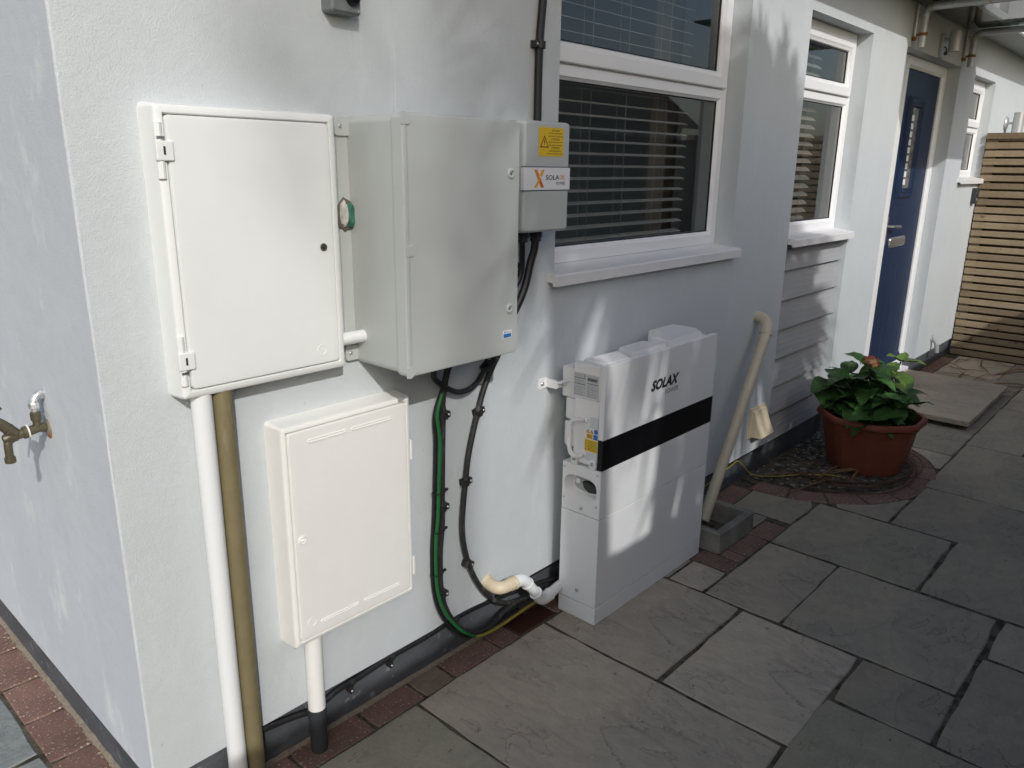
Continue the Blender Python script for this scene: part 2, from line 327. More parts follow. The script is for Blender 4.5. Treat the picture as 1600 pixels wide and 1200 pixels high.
def slab(name, x0, x1, y0, y1, m, z=0.0, th=.03, parent=patio, cut=False, jit=.003, bev=.004):
    y0, y1 = min(y0, y1), max(y0, y1)
    x0, x1, y0, y1 = x0 - .0022, x1 + .0022, y0 - .0022, y1 + .0022; pts = edge_path(x0, x1, y0, y1, jit=jit)
    if cut: pts = cut_disc(pts, Vector((CX, CY)), RO + .008)
    if not pts: return
    c = sum(pts, Vector((0, 0))) / len(pts); tx, ty = rnd.uniform(-.0025, .0025), rnd.uniform(-.0025, .0025)
    inner = [(p + (c - p).normalized() * bev) for p in pts]
    bm = nb(); f = lambda p, d: (p.x, p.y, z + d + (p.x - c.x) * tx + (p.y - c.y) * ty)
    rows = [[bm.verts.new(f(p, -th)) for p in pts], [bm.verts.new(f(p, -bev * .8)) for p in pts], [bm.verts.new(f(p, 0)) for p in inner]]
    for a, b in zip(rows, rows[1:]):
        for k in range(len(a)): bm.faces.new((a[k], a[(k + 1) % len(a)], b[(k + 1) % len(a)], b[k]))
    bm.faces.new(rows[-1])
    return obj(name, bm, m, parent, org=(c.x, c.y, z))
A_, B_, G_ = 'slab_a', 'slab_b', 'slab_g'
for x0, x1, y0, y1, m in [
    (.135, .69, -.087, -.66, G_), (.702, 1.254, -.087, -.924, B_), (1.266, 1.796, -.087, -.528, B_), (1.268, 1.796, -.543, -.934, B_),
    (1.546, 1.797, -.952, -1.212, A_), (.985, 1.532, -.938, -1.49, G_), (1.546, 2.066, -1.228, -1.77, A_), (2.082, 2.352, -1.236, -1.77, A_),
    (1.812, 2.348, -.677, -1.212, A_), (1.812, 2.346, -.391, -.666, B_), (1.812, 1.992, -.240, -.376, B_), (1.812, 1.992, -.087, -.230, B_),
    (2.366, 2.884, -.391, -.944, G_), (2.372, 2.902, -.962, -1.49, A_), (2.366, 2.902, -1.50, -2.06, A_),
    (2.916, 3.432, -1.262, -1.8, A_), (3.446, 4.256, -1.118, -1.7, B_), (2.902, 3.436, -.696, -1.25, A_), (3.448, 4.256, -.688, -1.106, A_),
    (4.27, 5.2, -.682, -.95, A_), (4.27, 4.80, -.962, -1.5, B_), (4.812, 5.62, -.962, -1.5, A_), (5.212, 6.0, -.682, -.95, B_), (6.012, 6.66, -.50, -1.06, A_), (5.632, 6.66, -1.07, -1.6, B_),
    (6.012, 6.66, -.092, -.49, B_), (5.64, 6.0, -.092, -.67, A_), (4.012, 4.49, -.092, -.672, A_), (4.50, 5.63, -.092, -.672, A_),
    (.135, .69, -.672, -1.23, A_), (-.43, .123, -.087, -.66, A_), (-.43, .123, -.672, -1.23, B_), (.43, .972, -1.242, -1.8, A_), (-.13, .418, -1.242, -1.8, B_), (.985, 1.532, -1.50, -2.06, A_),
    (-1.0, -.442, -.087, -.66, A_), (-1.0, -.442, -.672, -1.23, A_), (-.7, -.142, -1.242, -1.8, G_), (2.43, 2.57, -.01, -.278, A_)]:
    slab('paving_slab', x0, x1, y0, y1, m)
for x0, x1, y0, y1, m in [(2.582, 2.888, -.105, -.378, G_), (2.902, 3.436, -.105, -.682, A_), (3.448, 3.998, -.105, -.676, B_)]:
    slab('paving_slab', x0, x1, y0, y1, m, cut=True)
for x0, x1, y0, y1 in [(-.66, -.108, -.075, .468), (-.66, -.108, .486, 1.05), (-.66, -.108, 1.064, 1.62), (-.66, -.108, 1.634, 2.19), (-1.22, -.674, .2, .76), (-1.22, -.674, .774, 1.33), (-1.22, -.674, 1.344, 1.9)]:
    slab('paving_slab', x0, x1, y0, y1, 'slate')
# clay pavers along the wall
bxs = [-.098, .11, .335, .555, .735, .853, 1.055, 1.147, 1.333, 1.55, 1.76, 1.97]
for i, (a, b) in enumerate(zip(bxs, bxs[1:])):
    slab('brick', a + .004, b - .004, -.079, .008, 'paver_tan' if i == 4 else ('paver_wet' if i in (7,) else 'paver'), jit=.002)
for x0, x1, y0, y1 in [(2.004, 2.10, -.225, -.376), (2.11, 2.166, -.292, -.378), (2.176, 2.358, -.292, -.378), (2.367, 2.53, -.288, -.38), (2.582, 2.80, -.092, .006), (4.02, 4.21, -.082, .008), (4.22, 4.42, -.082, .008), (5.70, 5.9, -.082, .008), (5.91, 6.11, -.082, .008), (6.12, 6.32, -.082, .008), (6.33, 6.53, -.082, .008)]:
    slab('brick', x0, x1, y0, y1, 'paver', jit=.002)
for i in range(11): slab('brick', -.096, .006, .016 + i * .205, .213 + i * .205, 'paver', jit=.002)
nring = 11
for i in range(nring):
    a0 = math.pi + math.pi * i / nring + .008; a1 = math.pi + math.pi * (i + 1) / nring - .008
    poly = [Vector((CX + RI * math.cos(a0 + (a1 - a0) * k / 4), CY + RI * math.sin(a0 + (a1 - a0) * k / 4))) for k in range(5)] + \
           [Vector((CX + RO * math.cos(a1 - (a1 - a0) * k / 4), CY + RO * math.sin(a1 - (a1 - a0) * k / 4))) for k in range(5)]
    c = sum(poly, Vector((0, 0))) / 10; inn = [p + (c - p).normalized() * .005 for p in poly]; zz = rnd.uniform(-.002, .003)
    bm = loops(nb(), [([tuple(p) for p in poly], -.03), ([tuple(p) for p in poly], zz - .004), ([tuple(p) for p in inn], zz)], UP)
    obj('brick', bm, 'paver', patio, org=(c.x, c.y, 0))
# soil and stone chips inside the ring
sp = [(CX + (RI - .004) * math.cos(math.pi + math.pi * k / 24), CY + (RI - .004) * math.sin(math.pi + math.pi * k / 24)) for k in range(25)]
sp += [(CX + RI - .004, .014), (CX - RI + .004, .014)]
obj('soil_bed', loops(nb(), [(sp, -.03), (sp, -.008)], UP), 'soil', kind='structure')
def scatter(name, n, place, s0, s1, m, label, cat, flat=.6):
    bm = nb()
    for _ in range(n):
        p = place(); s = rnd.uniform(s0, s1)
        q = bmesh.ops.create_icosphere(bm, subdivisions=1, radius=s)['verts']
        rm = Matrix.Rotation(rnd.uniform(0, 6.3), 4, 'Z') @ Matrix.Rotation(rnd.uniform(-.5, .5), 4, 'X')
        e = Vector((rnd.uniform(.7, 1.4), rnd.uniform(.5, 1), flat * rnd.uniform(.6, 1.2)))
        for v in q:
            k = Vector((v.co.x * e.x, v.co.y * e.y, v.co.z * e.z)) * rnd.uniform(.75, 1.15)
            v.co = rm @ k + Vector(p) + Vector((0, 0, s * flat * .35))
    o = obj(name, bm, m, kind='stuff', smooth=False); tag(o, label, cat); return o
def in_ring():
    while True:
        a = rnd.uniform(math.pi, 2 * math.pi); r = RI * math.sqrt(rnd.random()) * .97
        p = (CX + r * math.cos(a), CY + .08 + r * math.sin(a))
        if p[1] < .01 and (Vector(p) - Vector((CX, CY))).length < RI - .012: return (p[0], p[1], -.008)
scatter('stone_chips', 420, in_ring, .006, .015, 'chip', 'pale stone chips in the half-round bed under the flowerpot', 'gravel')
def crumbs_left(): return (rnd.gauss(.008, .006), rnd.uniform(.0, 2.0), -.001)
def crumbs_front():
    return (rnd.uniform(.2, 1.35), rnd.gauss(.010, .006), 0)
scatter('mortar_crumbs', 420, crumbs_left, .0015, .006, 'crumb', 'sandy mortar crumbs along the brick edging of the side wall', 'mortar')
scatter('mortar_crumbs', 260, crumbs_front, .001, .0035, 'crumb', 'fine mortar crumbs where the front plinth meets the bricks', 'mortar')

def fillet(name, along, n, m, lab):
    bm = nb(); rows = []
    for i in range(n + 1):
        t = i / n; w_ = .010 + .010 * abs(noise.noise((t * 31, 3, len(name)))) ; h_ = .006 + .008 * abs(noise.noise((t * 43, 7, 1))); rows.append([bm.verts.new(q) for q in along(t, w_, h_)])
    for a, b in zip(rows, rows[1:]):
        for k in range(len(a) - 1): bm.faces.new((a[k], a[k + 1], b[k + 1], b[k]))
    o = obj(name, bm, m, patio); return o
fillet('mortar_bead', lambda t, w_, h_: [(.0165, .0 + 2.2 * t, h_), (.0165 - w_ * .4, 2.2 * t, h_ * .9), (.016 - w_, 2.2 * t, .001), (.016 - w_ * 1.2, 2.2 * t, -.01)], 160, 'crumb', '')
fillet('mortar_bead', lambda t, w_, h_: [(.02 + 2.05 * t, .0205, h_ * .7), (.02 + 2.05 * t, .0205 - w_ * .4, h_ * .6), (.02 + 2.05 * t, .019 - w_, .0), (.02 + 2.05 * t, .019 - w_ * 1.2, -.01)], 150, 'crumb', '')
# ================================================================== HOUSE
house = thing('house', 'pale grey rendered bungalow with black plinth, white windows and a navy front door', 'house', (0, 0, 0))
ZB, ZT, XE = .134, 2.44, 8.6
ops = [(1.367, 2.551, 1.128, 2.30), (3.125, 3.92, .085, 2.17), (4.485, 5.66, .07, 2.17), (6.08, 6.72, 1.40, 2.157)]
xs = sorted({.005, XE} | {v for o in ops for v in o[:2]}); zs = sorted({ZB, ZT} | {max(v, ZB) for o in ops for v in o[2:]})
def hole(xm, zm): return any(a < xm < b and c < zm < d for a, b, c, d in ops)
bm = nb(); TH = .30
def quad(bm, *p): return bm.faces.new([bm.verts.new(q) for q in p])
for i in range(len(xs) - 1):
    for k in range(len(zs) - 1):
        if not hole((xs[i] + xs[i + 1]) / 2, (zs[k] + zs[k + 1]) / 2):
            a, b, c, d = xs[i], xs[i + 1], zs[k], zs[k + 1]
            quad(bm, (a, 0, c), (b, 0, c), (b, 0, d), (a, 0, d)); quad(bm, (a, TH, c), (a, TH, d), (b, TH, d), (b, TH, c))
for a, b, c, d in ops:
    c = max(c, ZB)
    quad(bm, (a, 0, c), (a, 0, d), (a, TH, d), (a, TH, c)); quad(bm, (b, 0, c), (b, TH, c), (b, TH, d), (b, 0, d))
    quad(bm, (a, 0, d), (b, 0, d), (b, TH, d), (a, TH, d))
    if c > ZB: quad(bm, (a, 0, c), (a, TH, c), (b, TH, c), (b, 0, c))
# underside of the render, with drip
for a, b in ((.005, 3.125), (3.92, 4.485), (5.66, XE)): quad(bm, (a, 0, ZB), (a, .3, ZB), (b, .3, ZB), (b, 0, ZB))
quad(bm, (XE, 0, ZB), (XE, TH, ZB), (XE, TH, ZT), (XE, 0, ZT))
bmesh.ops.remove_doubles(bm, verts=bm.verts, dist=1e-5)
# rounded arris at the corner
arc = [(.005 - .005 * math.sin(R(90 * k / 5)), .005 - .005 * math.cos(R(90 * k / 5))) for k in range(6)]
zn = 40
rows = [[bm.verts.new((x + rnd.uniform(-.0007, .0007) * (0 < i < 5), y + rnd.uniform(-.0007, .0007) * (0 < i < 5), ZB + (ZT - ZB) * k / zn)) for k in range(zn + 1)] for i, (x, y) in enumerate(arc)]
for a, b in zip(rows, rows[1:]):
    for k in range(zn): bm.faces.new((a[k], b[k], b[k + 1], a[k + 1]))
obj('wall', bm, 'render', house)
bm = nb(); YE = 4.2
quad(bm, (0, .0051, ZB), (0, .0051, ZT), (0, YE, ZT), (0, YE, ZB)); quad(bm, (.30, .301, ZB), (.30, YE, ZB), (.30, YE, ZT), (.30, .301, ZT))
quad(bm, (0, .0051, ZB), (0, YE, ZB), (.3, YE, ZB), (.3, .0051, ZB)); quad(bm, (0, YE, ZB), (0, YE, ZT), (.3, YE, ZT), (.3, YE, ZB))
obj('side_wall', bm, 'render_side', house)['label'] = 'scuffed pale grey render of the side wall, colour lifted for skylight'
bm = bx(.016, 3.124, .020, .29, -.06, ZB - .001); box(bm, 3.1245, 3.9195, .046, .29, -.06, .110); box(bm, 3.92, 4.49, .020, .29, -.06, ZB - .001); box(bm, 5.65, XE - .01, .020, .29, -.06, ZB - .001)
obj('plinth', bm, 'plinth', house)
obj('side_plinth', bx(.016, .29, .2905, YE - .01, -.06, ZB - .001), 'plinth', house)
obj('render_patch', rprof(nb(), .745, .838, 1.60, 1.757, [(0, 0), (.002, .0012)], r=.006), 'render', house)
# eaves, gutter and roof
obj('soffit', bx(-.05, XE, -.235, .0, 2.415, 2.432), 'soffit', house); obj('fascia', bx(-.05, XE, -.255, -.236, 2.40, 2.58), 'upvc', house)
gp = [(-.256 - .055 + .055 * math.cos(R(a)), 2.54 + .055 * math.sin(R(a))) for a in range(180, 361, 20)]; gp += [(x * 1.0, z) for x, z in [(-.259, 2.54)]] + [(-.311 + .050 * math.cos(R(a)), 2.54 + .050 * math.sin(R(a))) for a in range(340, 190, -20)] + [(-.363, 2.54)]
obj('gutter', loops(nb(), [(gp, -.05), (gp, XE)], lambda u, v, d: (d, u, v), True, True), 'gutter', house)
bm = nb(); loops(bm, [([(-.30, 2.60), (4.0, 4.6), (4.0, 4.68), (-.30, 2.68)], -.06), ([(-.30, 2.60), (4.0, 4.6), (4.0, 4.68), (-.30, 2.68)], XE)], lambda u, v, d: (d, u, v), True, True)
obj('roof', bm, 'tile', house)
# gable triangle on the side, closes the loft
bm = nb(); loops(bm, [([(.0, ZT), (YE, ZT), (4.0, 4.58), (-.2, 2.635), (.0, 2.60)], -.002), ([(.0, ZT), (YE, ZT), (4.0, 4.58), (-.2, 2.635), (.0, 2.60)], -.25)], SIDE(0), True, True)
obj('gable', bm, 'render_side', house)
# rooms behind the windows (back wall with openings added to let daylight in, floor, ceiling, partitions)
bm = nb(); box(bm, .30, .9, 2.6, 2.7, 0, 2.5); box(bm, .9, 2.7, 2.6, 2.7, 2.1, 2.5); box(bm, 2.7, 3.15, 2.6, 2.7, 0, 2.5); box(bm, 3.15, 4.05, 2.6, 2.7, 2.1, 2.5); box(bm, 4.05, XE, 2.6, 2.7, 0, 2.5); box(bm, 2.9, 3.0, .302, 2.6, 0, 2.5); box(bm, 4.2, 4.3, .302, 2.6, 0, 2.5); box(bm, 5.85, 5.95, .302, 2.6, 0, 2.5); box(bm, .31, XE, .302, 2.6, 2.45, 2.5); box(bm, XE - .1, XE, .302, 2.6, 0, 2.45)
obj('room_walls', bm, 'room', house); obj('room_floor', bx(.31, XE - .1, .302, 2.6, -.02, .0), 'roomfloor', house)

def window(x0, x1, z0, z1, zt, yf, sill, top_open=True, name='window'):
    """casement with a fixed lower pane and a top-hung light; yf = face of the frame, zt = transom centre"""
    fw = .052; w = obj(name, rprof(nb(), x0, x1, z0, z1, [(0, -yf - .07), (0, -yf - .002), (.002, -yf), (fw - .014, -yf), (fw - .004, -yf - .010), (fw, -yf - .014), (fw, -yf - .07)], cap0=False, cap1=False), 'upvc', house)
    w.name = name
    # transom
    bm = loops(nb(), [([(-yf - .06, zt - .026), (-yf - .012, zt - .026), (-yf - .006, zt - .018), (-yf - .0005, zt - .016), (-yf - .0005, zt + .016), (-yf - .006, zt + .018), (-yf - .012, zt + .026), (-yf - .06, zt + .026)], x0 + fw - .01), ([(-yf - .06, zt - .026), (-yf - .012, zt - .026), (-yf - .006, zt - .018), (-yf - .0005, zt - .016), (-yf - .0005, zt + .016), (-yf - .006, zt + .018), (-yf - .012, zt + .026), (-yf - .06, zt + .026)], x1 - fw + .01)], lambda u, v, d: (d, -u, v), True, True)
    obj('transom', bm, 'upvc', w)
    def glaze(a, b, c, d, inset, y, ww):
        if ww:
            s = obj('sash', rprof(nb(), a, b, c, d, [(0, -y - .04), (0, -y - .003), (.003, -y), (ww - .02, -y), (ww - .016, -y - .004), (ww - .004, -y - .009), (ww, -y - .016), (ww, -y - .04)], cap1=False), 'upvc', w)
            a, b, c, d = a + ww, b - ww, c + ww, d - ww; y += .016
        obj('gasket', rprof(nb(), a, b, c, d, [(0, -y - .004), (0, -y), (.005, -y - .002), (.005, -y - .006)], cap1=False), 'gasket', w)
        obj('pane', loops(nb(), [([(a + .001, c + .001), (b - .001, c + .001), (b - .001, d - .001), (a + .001, d - .001)], -y - .0045)], WALL, False, True), 'pane', w, normals=False)
    glaze(x0 + fw, x1 - fw, z0 + fw, zt - .026, 0, yf + .014, 0)
    glaze(x0 + fw - .022, x1 - fw + .022, zt + .022, z1 - fw + .022, 0, yf - .012, .062)
    if sill:
        sx0, sx1, zb = sill; y1 = -.036
        prof = [(yf + .05, zb + .012), (yf + .05, zb + .050), (yf - .002, zb + .050), (y1 + .004, zb + .036), (y1, zb + .032), (y1, zb), (y1 + .012, zb), (y1 + .014, zb + .010), (.0, zb + .012)]
        obj('sill', loops(nb(), [([(-a, b) for a, b in prof], sx0), ([(-a, b) for a, b in prof], sx1)], lambda u, v, d: (d, -u, v), True, True), 'upvc_dirty', w)
    return w
w1 = window(1.368, 2.549, 1.178, 2.298, 1.776, .080, (1.335, 2.575, 1.127)); w1['label'] = 'wide white window beside the small grey isolator box'
w2 = window(3.127, 3.918, 1.180, 2.168, 1.838, .080, (3.127, 3.918, 1.130)); w2['label'] = 'narrow white window above the grey boarded panel'
w3 = window(6.082, 6.718, 1.450, 2.155, 1.796, .070, (6.05, 6.75, 1.400)); w3['label'] = 'small white window next to the slatted fence'
# cladding below window two
for k in range(7):
    z0 = .112 + k * .1495; z1 = min(z0 + .165, 1.135)
    if z1 - z0 < .03: continue
    bm = loops(nb(), [([(-.022, z0), (-.044, z0), (-.0575, z1), (-.049, z1)], 3.128), ([(-.022, z0), (-.044, z0), (-.0575, z1), (-.049, z1)], 3.917)], lambda u, v, d: (d, -u, v), True, True)
    obj('cladding_board', bm, 'board', house, org=(3.1 + .37 * k, 0, z0 * 1.37))
obj('cladding_backing', bx(3.128, 3.917, .060, .29, .112, 1.13), 'room', house)
# front door
dw = obj('door_frame', rprof(nb(), 4.787, 5.657, .075, 2.166, [(0, -.15), (0, -.080), (.05, -.080), (.058, -.088), (.066, -.092), (.068, -.15)], cap1=False), 'upvc', house)
obj('side_panel', bx(4.487, 4.7865, .082, .15, .075, 2.166, bev=.003), 'upvc', house)
obj('threshold', bx(4.487, 5.657, .030, .15, .020, .0745, bev=.004), 'upvc', house)
D0, D1, DZ0, DZ1 = 4.857, 5.587, .145, 2.097
door = obj('door', bx(D0, D1, .100, .145, DZ0, DZ1, bev=.003), 'doorblue', house); door['label'] = 'navy blue front door with narrow glazed slot'
obj('weather_bar', loops(nb(), [([(-.10, .146), (-.075, .146), (-.078, .165), (-.10, .20)], D0 + .01), ([(-.10, .146), (-.075, .146), (-.078, .165), (-.10, .20)], D1 - .01)], lambda u, v, d: (d, -u, v), True, True), 'doorblue', door)
gx = [D0 + .02 + (D1 - D0 - .04) * k / 6 for k in range(7)]
for a, b in zip(gx, gx[1:]): obj('door_plank', bx(a + .002, b - .002, .0955, .1002, .215, 1.27, bev=.0018, seg=1), 'doorblue', door)
obj('glazing_frame', rprof(nb(), 4.985, 5.285, 1.315, 1.945, [(0, -.100), (.004, -.088), (.018, -.080), (.034, -.084), (.042, -.078), (.056, -.082), (.066, -.100)], cap1=False), 'doorblue', door)
obj('glazing', bx(5.049, 5.221, .0970, .0998, 1.379, 1.881), 'doorglass', door)
bm = nb()
for k in range(9): box(bm, 5.07, 5.135, .0955, .0969, 1.40 + k * .05, 1.435 + k * .05)
obj('leaded_pattern', bm, 'stickwhite', door)
obj('letterbox', rprof(nb(), 4.97, 5.29, .992, 1.062, [(0, -.100), (.002, -.090), (.008, -.084), (.02, -.080)], r=.02, n=4), 'steel', door)
bm = nb(); box(bm, 4.868, 4.90, .092, .0999, 1.02, 1.20, bev=.003); tube(bm, [(4.884, .098, 1.14), (4.884, .05, 1.14), (4.90, .045, 1.14), (5.0, .045, 1.135)], .009, 10); obj('handle', bm, 'steel', door)

# blinds and curtain behind the panes
def blind(x0, x1, z0, z1, y, pitch, tilt, label, cords):
    t = thing('venetian_blind', label, 'blind', ((x0 + x1) / 2, y, z0))
    c, s = math.cos(tilt), math.sin(tilt); h = .0185
    bm = nb(); pr = [(-h, .0), (-h * .5, .0022), (0, .003), (h * .5, .0022), (h, 0), (h * .5, .0012), (0, .002), (-h * .5, .0012)]
    pr = [(a * c - b * s, a * s + b * c) for a, b in pr]
    loops(bm, [(pr, x0), (pr, x1)], lambda u, v, d: (d, y + u, v), True, True); bm.transform(Matrix.Translation((0, 0, z0)))
    first = obj('slat', bm, 'slat', t, org=((x0 + x1) / 2, y, z0)); n = int((z1 - z0) / pitch)
    for k in range(1, n):
        o = first.copy(); col.objects.link(o); o.parent = t; o.location = (0, rnd.uniform(-.001, .001), k * pitch); o.rotation_euler = (rnd.uniform(-.02, .02), rnd.uniform(-.0015, .0015), 0)
    for cx_ in cords:
        b2 = nb(); tube(b2, [(cx_, y - .020, z0 - .01), (cx_, y - .020, z1)], .0011, 5); tube(b2, [(cx_, y + .020, z0 - .01), (cx_, y + .020, z1)], .0011, 5); obj('cord', b2, 'cord', t)
    obj('head_rail', bx(x0, x1, y - .025, y + .025, z1, z1 + .04, bev=.003), 'slat', t); obj('bottom_rail', bx(x0, x1, y - .018, y + .018, z0 - .030, z0 - .015, bev=.003), 'slat', t)
blind(1.42, 2.42, 1.235, 2.26, .19, .0426, R(15), 'white venetian blind with open slats inside the wide window', (1.56, 1.75, 1.965, 2.24))
blind(3.17, 3.74, 1.235, 2.13, .19, .0426, R(38), 'white venetian blind with tilted slats inside the narrow window', (3.3, 3.6))
def curtain(x0, x1, y, z0, z1, label):
    n = 28; top = [(x0 + (x1 - x0) * k / n, y + .018 * math.sin(k * 1.5) + .006 * math.sin(k * .7)) for k in range(n + 1)]
    poly = top + [(x, yy + .004) for x, yy in reversed(top)]
    tag(obj('curtain', loops(nb(), [(poly, z0), (poly, z1)], UP, True, True), 'curtain', org=((x0 + x1) / 2, y, z0)), label, 'curtain')
curtain(2.43, 2.72, .36, .05, 2.40, 'beige curtain gathered at the side of the wide window')
curtain(3.76, 4.1, .36, .05, 2.40, 'beige curtain gathered at the side of the narrow window')
curtain(6.10, 6.75, .30 + .04, 1.2, 2.3, 'pale curtain across the small window by the fence')

# glass door canopy on two tube arms
can = thing('door_canopy', 'green glass door canopy on two brushed steel tube arms', 'canopy', (5.1, 0, 2.40))
obj('glass_sheet', bx(4.30, 5.88, -1.10, -.02, 2.398, 2.408), 'canopyglass', can)
for i, x in enumerate((4.54, 5.648)):
    r_ = .021
    pts = [(x, -.056, 2.165), (x, -.056, 2.33)] + [(x, -.056 - .045 + .045 * math.cos(R(a)), 2.33 + .045 * math.sin(R(a))) for a in (18, 36, 54, 72, 90)] + [(x, -1.05, 2.377)]
    arm = obj('arm', tube(nb(), pts, r_, 16), 'rust2' if i == 0 else 'brushed', can)
    bm = nb(); lathe(bm, [(r_ + .0022, 0), (r_ + .0022, .012)], (x, -.056, 2.325), n=18); obj('collar', bm, 'brushed', arm)
    bm = nb(); tube(bm, [(x, -.012, 2.215), (x, -.012, 2.392)], .010, 10); box(bm, x - .004, x + .004, -.012, -.0005, 2.205, 2.397, bev=.001, seg=1); obj('wall_rail', bm, 'brushed', can)
    bm = nb(); lathe(bm, [(r_ + .003, 0), (r_ + .003, .016)], (x, -.056, 2.225), n=18); tube(bm, [(x, -.036, 2.233), (x, -.008, 2.233)], .006, 8); lathe(bm, [(.013, 0), (.013, .02)], (x, -.012, 2.205), n=12); obj('bracket', bm, 'rust', can)
    bm = nb(); tube(bm, [(x, -.036, 2.352), (x, -.010, 2.352)], .006, 8); obj('upper_bracket', bm, 'brushed', can)
    for y in (-.42, -.95):
        bm = nb(); lathe(bm, [(.012, 0), (.012, .006), (.016, .006), (.016, .012)], (x, y, 2.3975 - .012), n=14); box(bm, x - .012, x + .012, y - .012, y + .012, 2.368, 2.386); obj('glass_clamp', bm, 'gasket', can)

# ================================================================== WALL LAMPS, SENSOR, KEY BOX
lp = thing('wall_lamp', 'brushed steel down light with motion sensor above the front door', 'lamp', (5.11, 0, 2.18))
obj('back_plate', bx(5.085, 5.145, -.022, -.0003, 2.172, 2.310, bev=.004), 'brushed', lp)
obj('arm', tube(nb(), [(5.115, -.02, 2.275), (5.115, -.05, 2.275)], .010, 10), 'brushed', lp)
bm = nb(); lathe(bm, [(.0, .0), (.027, .0), (.034, -.002), (.034, .020), (.0345, .020), (.0345, .024), (.034, .024), (.034, .112), (.031, .115)], (5.115, -.080, 2.205), n=24); sh = obj('lamp_shade', bm, 'brushed', lp)
bm = nb(); tube(bm, [(5.115, -.022, 2.235), (5.115, -.036, 2.225), (5.115, -.036, 2.200)], .004, 8); lathe(bm, [(.002, -.012), (.010, -.010), (.012, 0), (.009, .008), (.003, .010)], (5.115, -.036, 2.196), n=14); obj('sensor', bm, 'lens', lp)
lp = thing('wall_lamp', 'steel up and down light with round base above the slatted fence', 'lamp', (7.27, 0, 1.80))
obj('back_plate', lathe(nb(), [(.05, 0), (.05, .010), (.044, .018), (.02, .022)], (7.27, -.0002, 1.882), (0, -1, 0), 22), 'brushed', lp); obj('arm', tube(nb(), [(7.27, -.02, 1.882), (7.27, -.06, 1.882)], .009, 10), 'brushed', lp)
obj('lamp_shade', lathe(nb(), [(.030, 0), (.040, .0), (.040, .12), (.041, .12), (.041, .124), (.040, .124), (.040, .215), (.030, .215)], (7.27, -.095, 1.75), n=24), 'brushed', lp)
kb = thing('key_box', 'dark grey box on the wall below the small window', 'box', (6.58, 0, 1.24))
obj('case', rprof(nb(), 6.54, 6.62, 1.245, 1.365, [(0, 0), (0, .03), (.004, .036)], r=.012), 'keybox', kb); obj('button', lathe(nb(), [(.014, 0), (.013, .003), (.008, .004)], (6.58, -.0355, 1.275), (0, -1, 0), 14), 'steel', kb)
obj('face_ring', lathe(nb(), [(.024, 0), (.022, .003), (.016, .003)], (6.58, -.0355, 1.325), (0, -1, 0), 18), 'gasket', kb)
se = thing('sensor_box', 'small grey sensor box with round black lens above the white meter cabinet', 'sensor', (.585, 0, 1.80))
obj('case', rprof(nb(), .548, .626, 1.800, 1.885, [(0, 0), (0, .034), (.005, .040)], r=.008), 'sensor', se)
obj('lens', lathe(nb(), [(.019, 0), (.019, .008), (.014, .013), (.006, .015)], (.600, -.039, 1.836), (0, -1, 0), 20), 'lens', se); obj('label_plate', bx(.553, .572, -.0408, -.0398, 1.833, 1.86), 'stickgrey', se)
for zz in (1.808,): screw(se, (.618, -.0395, zz), (0, -1, 0), .003)

# ================================================================== METER CABINETS
ca = thing('meter_cabinet', 'large off-white meter cabinet with hinged door beside the grey enclosure', 'meter cabinet', (.33, 0, 1.02))
obj('case', rprof(nb(), .130, .532, 1.020, 1.594, [(0, 0), (.0005, .006), (.0035, .046), (.006, .054), (.012, .058), (.020, .058), (.022, .055), (.0225, .047)], r=.012, n=4), 'grp', ca)
cd = obj('door', rprof(nb(), .1535, .5085, 1.0435, 1.5705, [(0, .0475), (0, .054), (.0015, .0595), (.005, .0605), (.02, .0603)], r=.010, n=4), 'grp', ca)
obj('door_seam', rprof(nb(), .1526, .5094, 1.0426, 1.5714, [(0, .0477), (.0009, .0480)], r=.0105, n=4, cap1=False), 'seam', ca)
for zc in (1.506, 1.105):
    bm = nb(); box(bm, .130, .163, -.0655, -.054, zc - .018, zc + .018, bev=.003); tube(bm, [(.140, -.056, zc - .05), (.140, -.056, zc + .05)], .0075, 10); h_ = obj('hinge', bm, 'grp', ca)
    obj('hinge_slot', bx(.143, .147, -.0661, -.0652, zc - .007, zc + .008), 'hole', h_); obj('hinge_pin', bx(.134, .148, -.0640, -.0500, zc + (.021 if zc > 1.3 else -.026), zc + (.026 if zc > 1.3 else -.021)), 'steel', h_)
lk = obj('lock', lathe(nb(), [(.0085, 0), (.0085, .002), (.0065, .0022), (.006, -.003)], (.480, -.0604, 1.308), (0, -1, 0), 20), 'brass', cd); obj('lock_pin', lathe(nb(), [(.0045, 0), (.0045, .004), (.003, .005)], (.480, -.058, 1.308), (0, -1, 0), 3), 'hole', lk)
bm = nb()
n = 28
loops(bm, [([(.462 + rr * math.cos(2 * math.pi * k / n), 1.076 + rr * math.sin(2 * math.pi * k / n)) for k in range(n)], d) for rr, d in ((.0125, .0600), (.0122, .0614), (.0110, .0614), (.0108, .0600))], WALL, False, False)
obj('emblem_ring', bm, 'grp', cd); text('emblem_letter', 'N', 'grp', cd, .457, .467, 1.069, 1.083, .0606, WALL, .03, .25, .0006)

